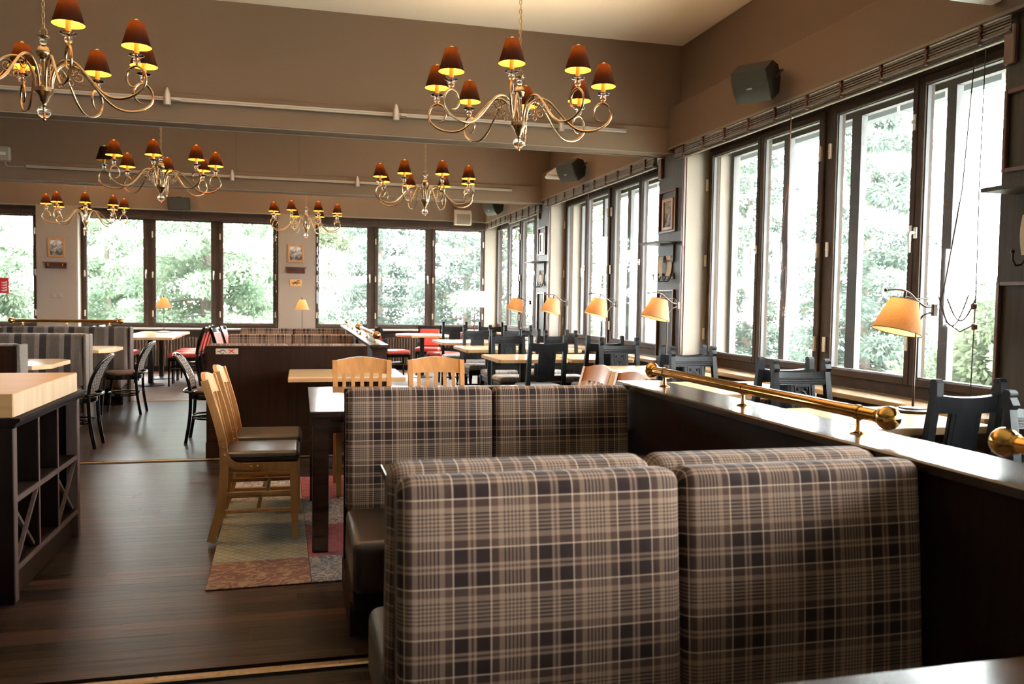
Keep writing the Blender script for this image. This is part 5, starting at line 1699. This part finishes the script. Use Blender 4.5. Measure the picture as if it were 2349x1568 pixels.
for a in range(3):
    MB().cyl((0, 0, 1.505), (0.286 * math.cos(a * 2.094), 0.286 * math.sin(a * 2.094), 1.515), 0.003, 5).build('spider_arm', 'pewter', fl)
point_light(fl, (0, 0, 1.38), 22, (1.0, 0.8, 0.55), 0.05)

# ------------------------------------------------------------------ chandeliers
def chandelier():
    t = thing('chandelier', 'x', 'chandelier', (0, 0, 0))
    # z is measured from the crystal ball centre
    MB().lathe([(0.004, -0.052), (0.009, -0.048), (0.010, -0.042), (0.006, -0.036)], 12).build('finial', 'antique', t, True)
    MB().ball((0, 0, 0), 0.037, 20).build('crystal_ball', 'crystal', t, 'all')
    MB().cyl((0, 0, -0.036), (0, 0, 0.05), 0.005, 8).build('ball_rod', 'antique', t, True)
    MB().lathe([(0.012, 0.037), (0.014, 0.05), (0.022, 0.06), (0.030, 0.085), (0.046, 0.108), (0.05, 0.112), (0.05, 0.135), (0.046, 0.14), (0.02, 0.142)], 24).build('bowl', 'antique', t, True)
    MB().lathe([(0.018, 0.142), (0.026, 0.17), (0.02, 0.22), (0.016, 0.28), (0.022, 0.305)], 16).build('glass_column', 'crystal', t, True)
    MB().cyl((0, 0, 0.14), (0, 0, 0.31), 0.006, 8).build('core_rod', 'antique', t, True)
    MB().lathe([(0.014, 0.300), (0.030, 0.312), (0.0365, 0.33), (0.038, 0.337), (0.036, 0.345), (0.028, 0.365), (0.012, 0.376)], 22).build('hub_ball', 'antique', t, True)
    MB().ball((0, 0, 0.398), 0.02, 14).build('neck_crystal', 'crystal', t, 'all')
    MB().lathe([(0.012, 0.418), (0.032, 0.423), (0.034, 0.428), (0.012, 0.43)], 18).build('neck_disc', 'antique', t, True)
    MB().tube([(0.022 * math.cos(2 * PI * k / 18), 0, 0.452 + 0.022 * math.sin(2 * PI * k / 18)) for k in range(18)], 0.0035, 6, True).build('hook_ring', 'antique', t, True)
    ch = MB()
    z = 0.485
    k = 0
    while z < 1.40:
        pts = []
        for q in range(12):
            a = 2 * PI * q / 12
            p = (0.0085 * math.cos(a), 0.0, 0.019 * math.sin(a))
            pts.append((p[0], 0, z + p[2]) if k % 2 == 0 else (0, p[0], z + p[2]))
        ch.tube(pts, 0.0026, 5, True)
        z += 0.031
        k += 1
    ch.tube([(0.004, 0.004, 0.43), (0.006, -0.004, 0.8), (-0.004, 0.004, 1.1), (0.003, 0, 1.44)], 0.0022, 5)
    ch.build('chain', 'brass_strip', t, True)
    MB().lathe([(0.012, 1.405), (0.03, 1.42), (0.06, 1.445), (0.062, 1.468)], 20).build('ceiling_rose', 'antique', t, True)
    path = pathpt([(0.044, 0, 0.13), (0.05, 0, 0.19), (0.075, 0, 0.255), (0.125, 0, 0.29), (0.19, 0, 0.275), (0.255, 0, 0.21), (0.32, 0, 0.135), (0.39, 0, 0.085), (0.465, 0, 0.075), (0.54, 0, 0.095), (0.595, 0, 0.14),
                    (0.607, 0, 0.19), (0.590, 0, 0.235), (0.555, 0, 0.258), (0.515, 0, 0.245), (0.494, 0, 0.21), (0.497, 0, 0.17), (0.518, 0, 0.145), (0.548, 0, 0.138)], 4)
    rad = [0.0075] * (len(path) - 10) + [0.0075 - 0.0006 * i for i in range(10)]
    arm_me = MB().tube(path, rad, 8).mesh('arm', 'antique', True)
    sp = [(0.185 + 0.0 * k, 0, 0.0) for k in range(0)]
    for k in range(26):
        a = 0.4 + 0.42 * k
        r_ = 0.040 - 0.00125 * k
        sp.append((0.185 + r_ * math.cos(a), 0, 0.228 + r_ * math.sin(a)))
    sp2 = []
    for k in range(18):
        a = 2.6 - 0.42 * k
        r_ = 0.026 - 0.0011 * k
        sp2.append((0.135 + r_ * math.cos(a), 0, 0.185 + r_ * math.sin(a)))
    scroll_me = MB().tube(sp, 0.0035, 6).tube(sp2, 0.003, 6).mesh('scroll', 'antique', True)
    C = (0.553, 0, 0.0)
    cry_me = MB().ball((C[0], 0, 0.287), 0.021, 14).mesh('crystal', 'crystal', 'all')
    pan_me = MB().lathe([(0.012, 0.305), (0.03, 0.309), (0.041, 0.316), (0.042, 0.319), (0.028, 0.314), (0.012, 0.311)], 18, C).mesh('drip_pan', 'crystal', True)
    rod_me = MB().cyl((C[0], 0, 0.262), (C[0], 0, 0.32), 0.005, 8).mesh('rod', 'antique', True)
    can_me = MB().lathe([(0.0145, 0.318), (0.0145, 0.40), (0.010, 0.402)], 12, C).mesh('candle_sleeve', 'candle', True)
    shd_me = MB().lathe([(0.080, 0.365), (0.066, 0.415), (0.053, 0.46), (0.040, 0.505)], 28, C, capb=False, capt=False).mesh('shade', 'shade', 'all')
    fin_me = MB().lathe([(0.010, 0.505), (0.014, 0.511), (0.012, 0.517), (0.003, 0.523)], 12, C).mesh('shade_finial', 'brass', True)
    blb_me = MB().ball((C[0], 0, 0.428), 0.012, 10, sz=2.0).mesh('bulb', 'bulb', 'all')
    spd_me = MB().cyl((C[0] - 0.041, 0, 0.504), (C[0] + 0.041, 0, 0.504), 0.0022, 5).cyl((C[0], -0.041, 0.504), (C[0], 0.041, 0.504), 0.0022, 5).mesh('shade_spider', 'brass')
    for k in range(8):
        a = put(arm_me, 'arm', t, (0, 0, 0), (0, 0, k * PI / 4))
        for me in (scroll_me, cry_me, pan_me, rod_me, can_me, shd_me, fin_me, blb_me, spd_me):
            put(me, me.name.split('.')[0], a)
        point_light(a, (C[0], 0, 0.480), 20.0, (1.0, 0.66, 0.34), 0.014)
    return t
cd = chandelier()
_chs = place(cd, [(1.403, 5.40, 2.40, R(-19.5), 'eight-arm brass chandelier hanging over the plaid booths, chain in full view'),
           (-1.435, 5.37, 2.40, R(-18), 'eight-arm brass chandelier over the aisle beside the oak-topped cabinet'),
           (-1.45, 9.62, 2.40, R(1.5), 'eight-arm brass chandelier over the bentwood chairs, one bulb unlit'),
           (1.43, 9.88, 2.40, R(12), 'eight-arm brass chandelier over the middle-bay aisle tables'),
           (-3.32, 14.6, 2.40, R(12), 'eight-arm brass chandelier by the back pillar with brass coat hooks'),
           (0.09, 14.45, 2.40, R(20), 'eight-arm brass chandelier by the back pillar with the orange plaque')], 'eight-arm brass chandeliers')

# one lamp of the chandelier over the bentwood chairs is out
M['bulb_off'] = flat('unlit_bulb_glass', (0.6, 0.55, 0.48), 0.2)
for a in _chs[2].children:
    if a.name.startswith('arm') and abs(a.rotation_euler.z - PI) < 0.1:
        for c in list(a.children):
            if c.type == 'LIGHT':
                bpy.data.objects.remove(c)
            elif c.name.startswith('bulb'):
                c.data = c.data.copy()
                c.data.materials[0] = M['bulb_off']
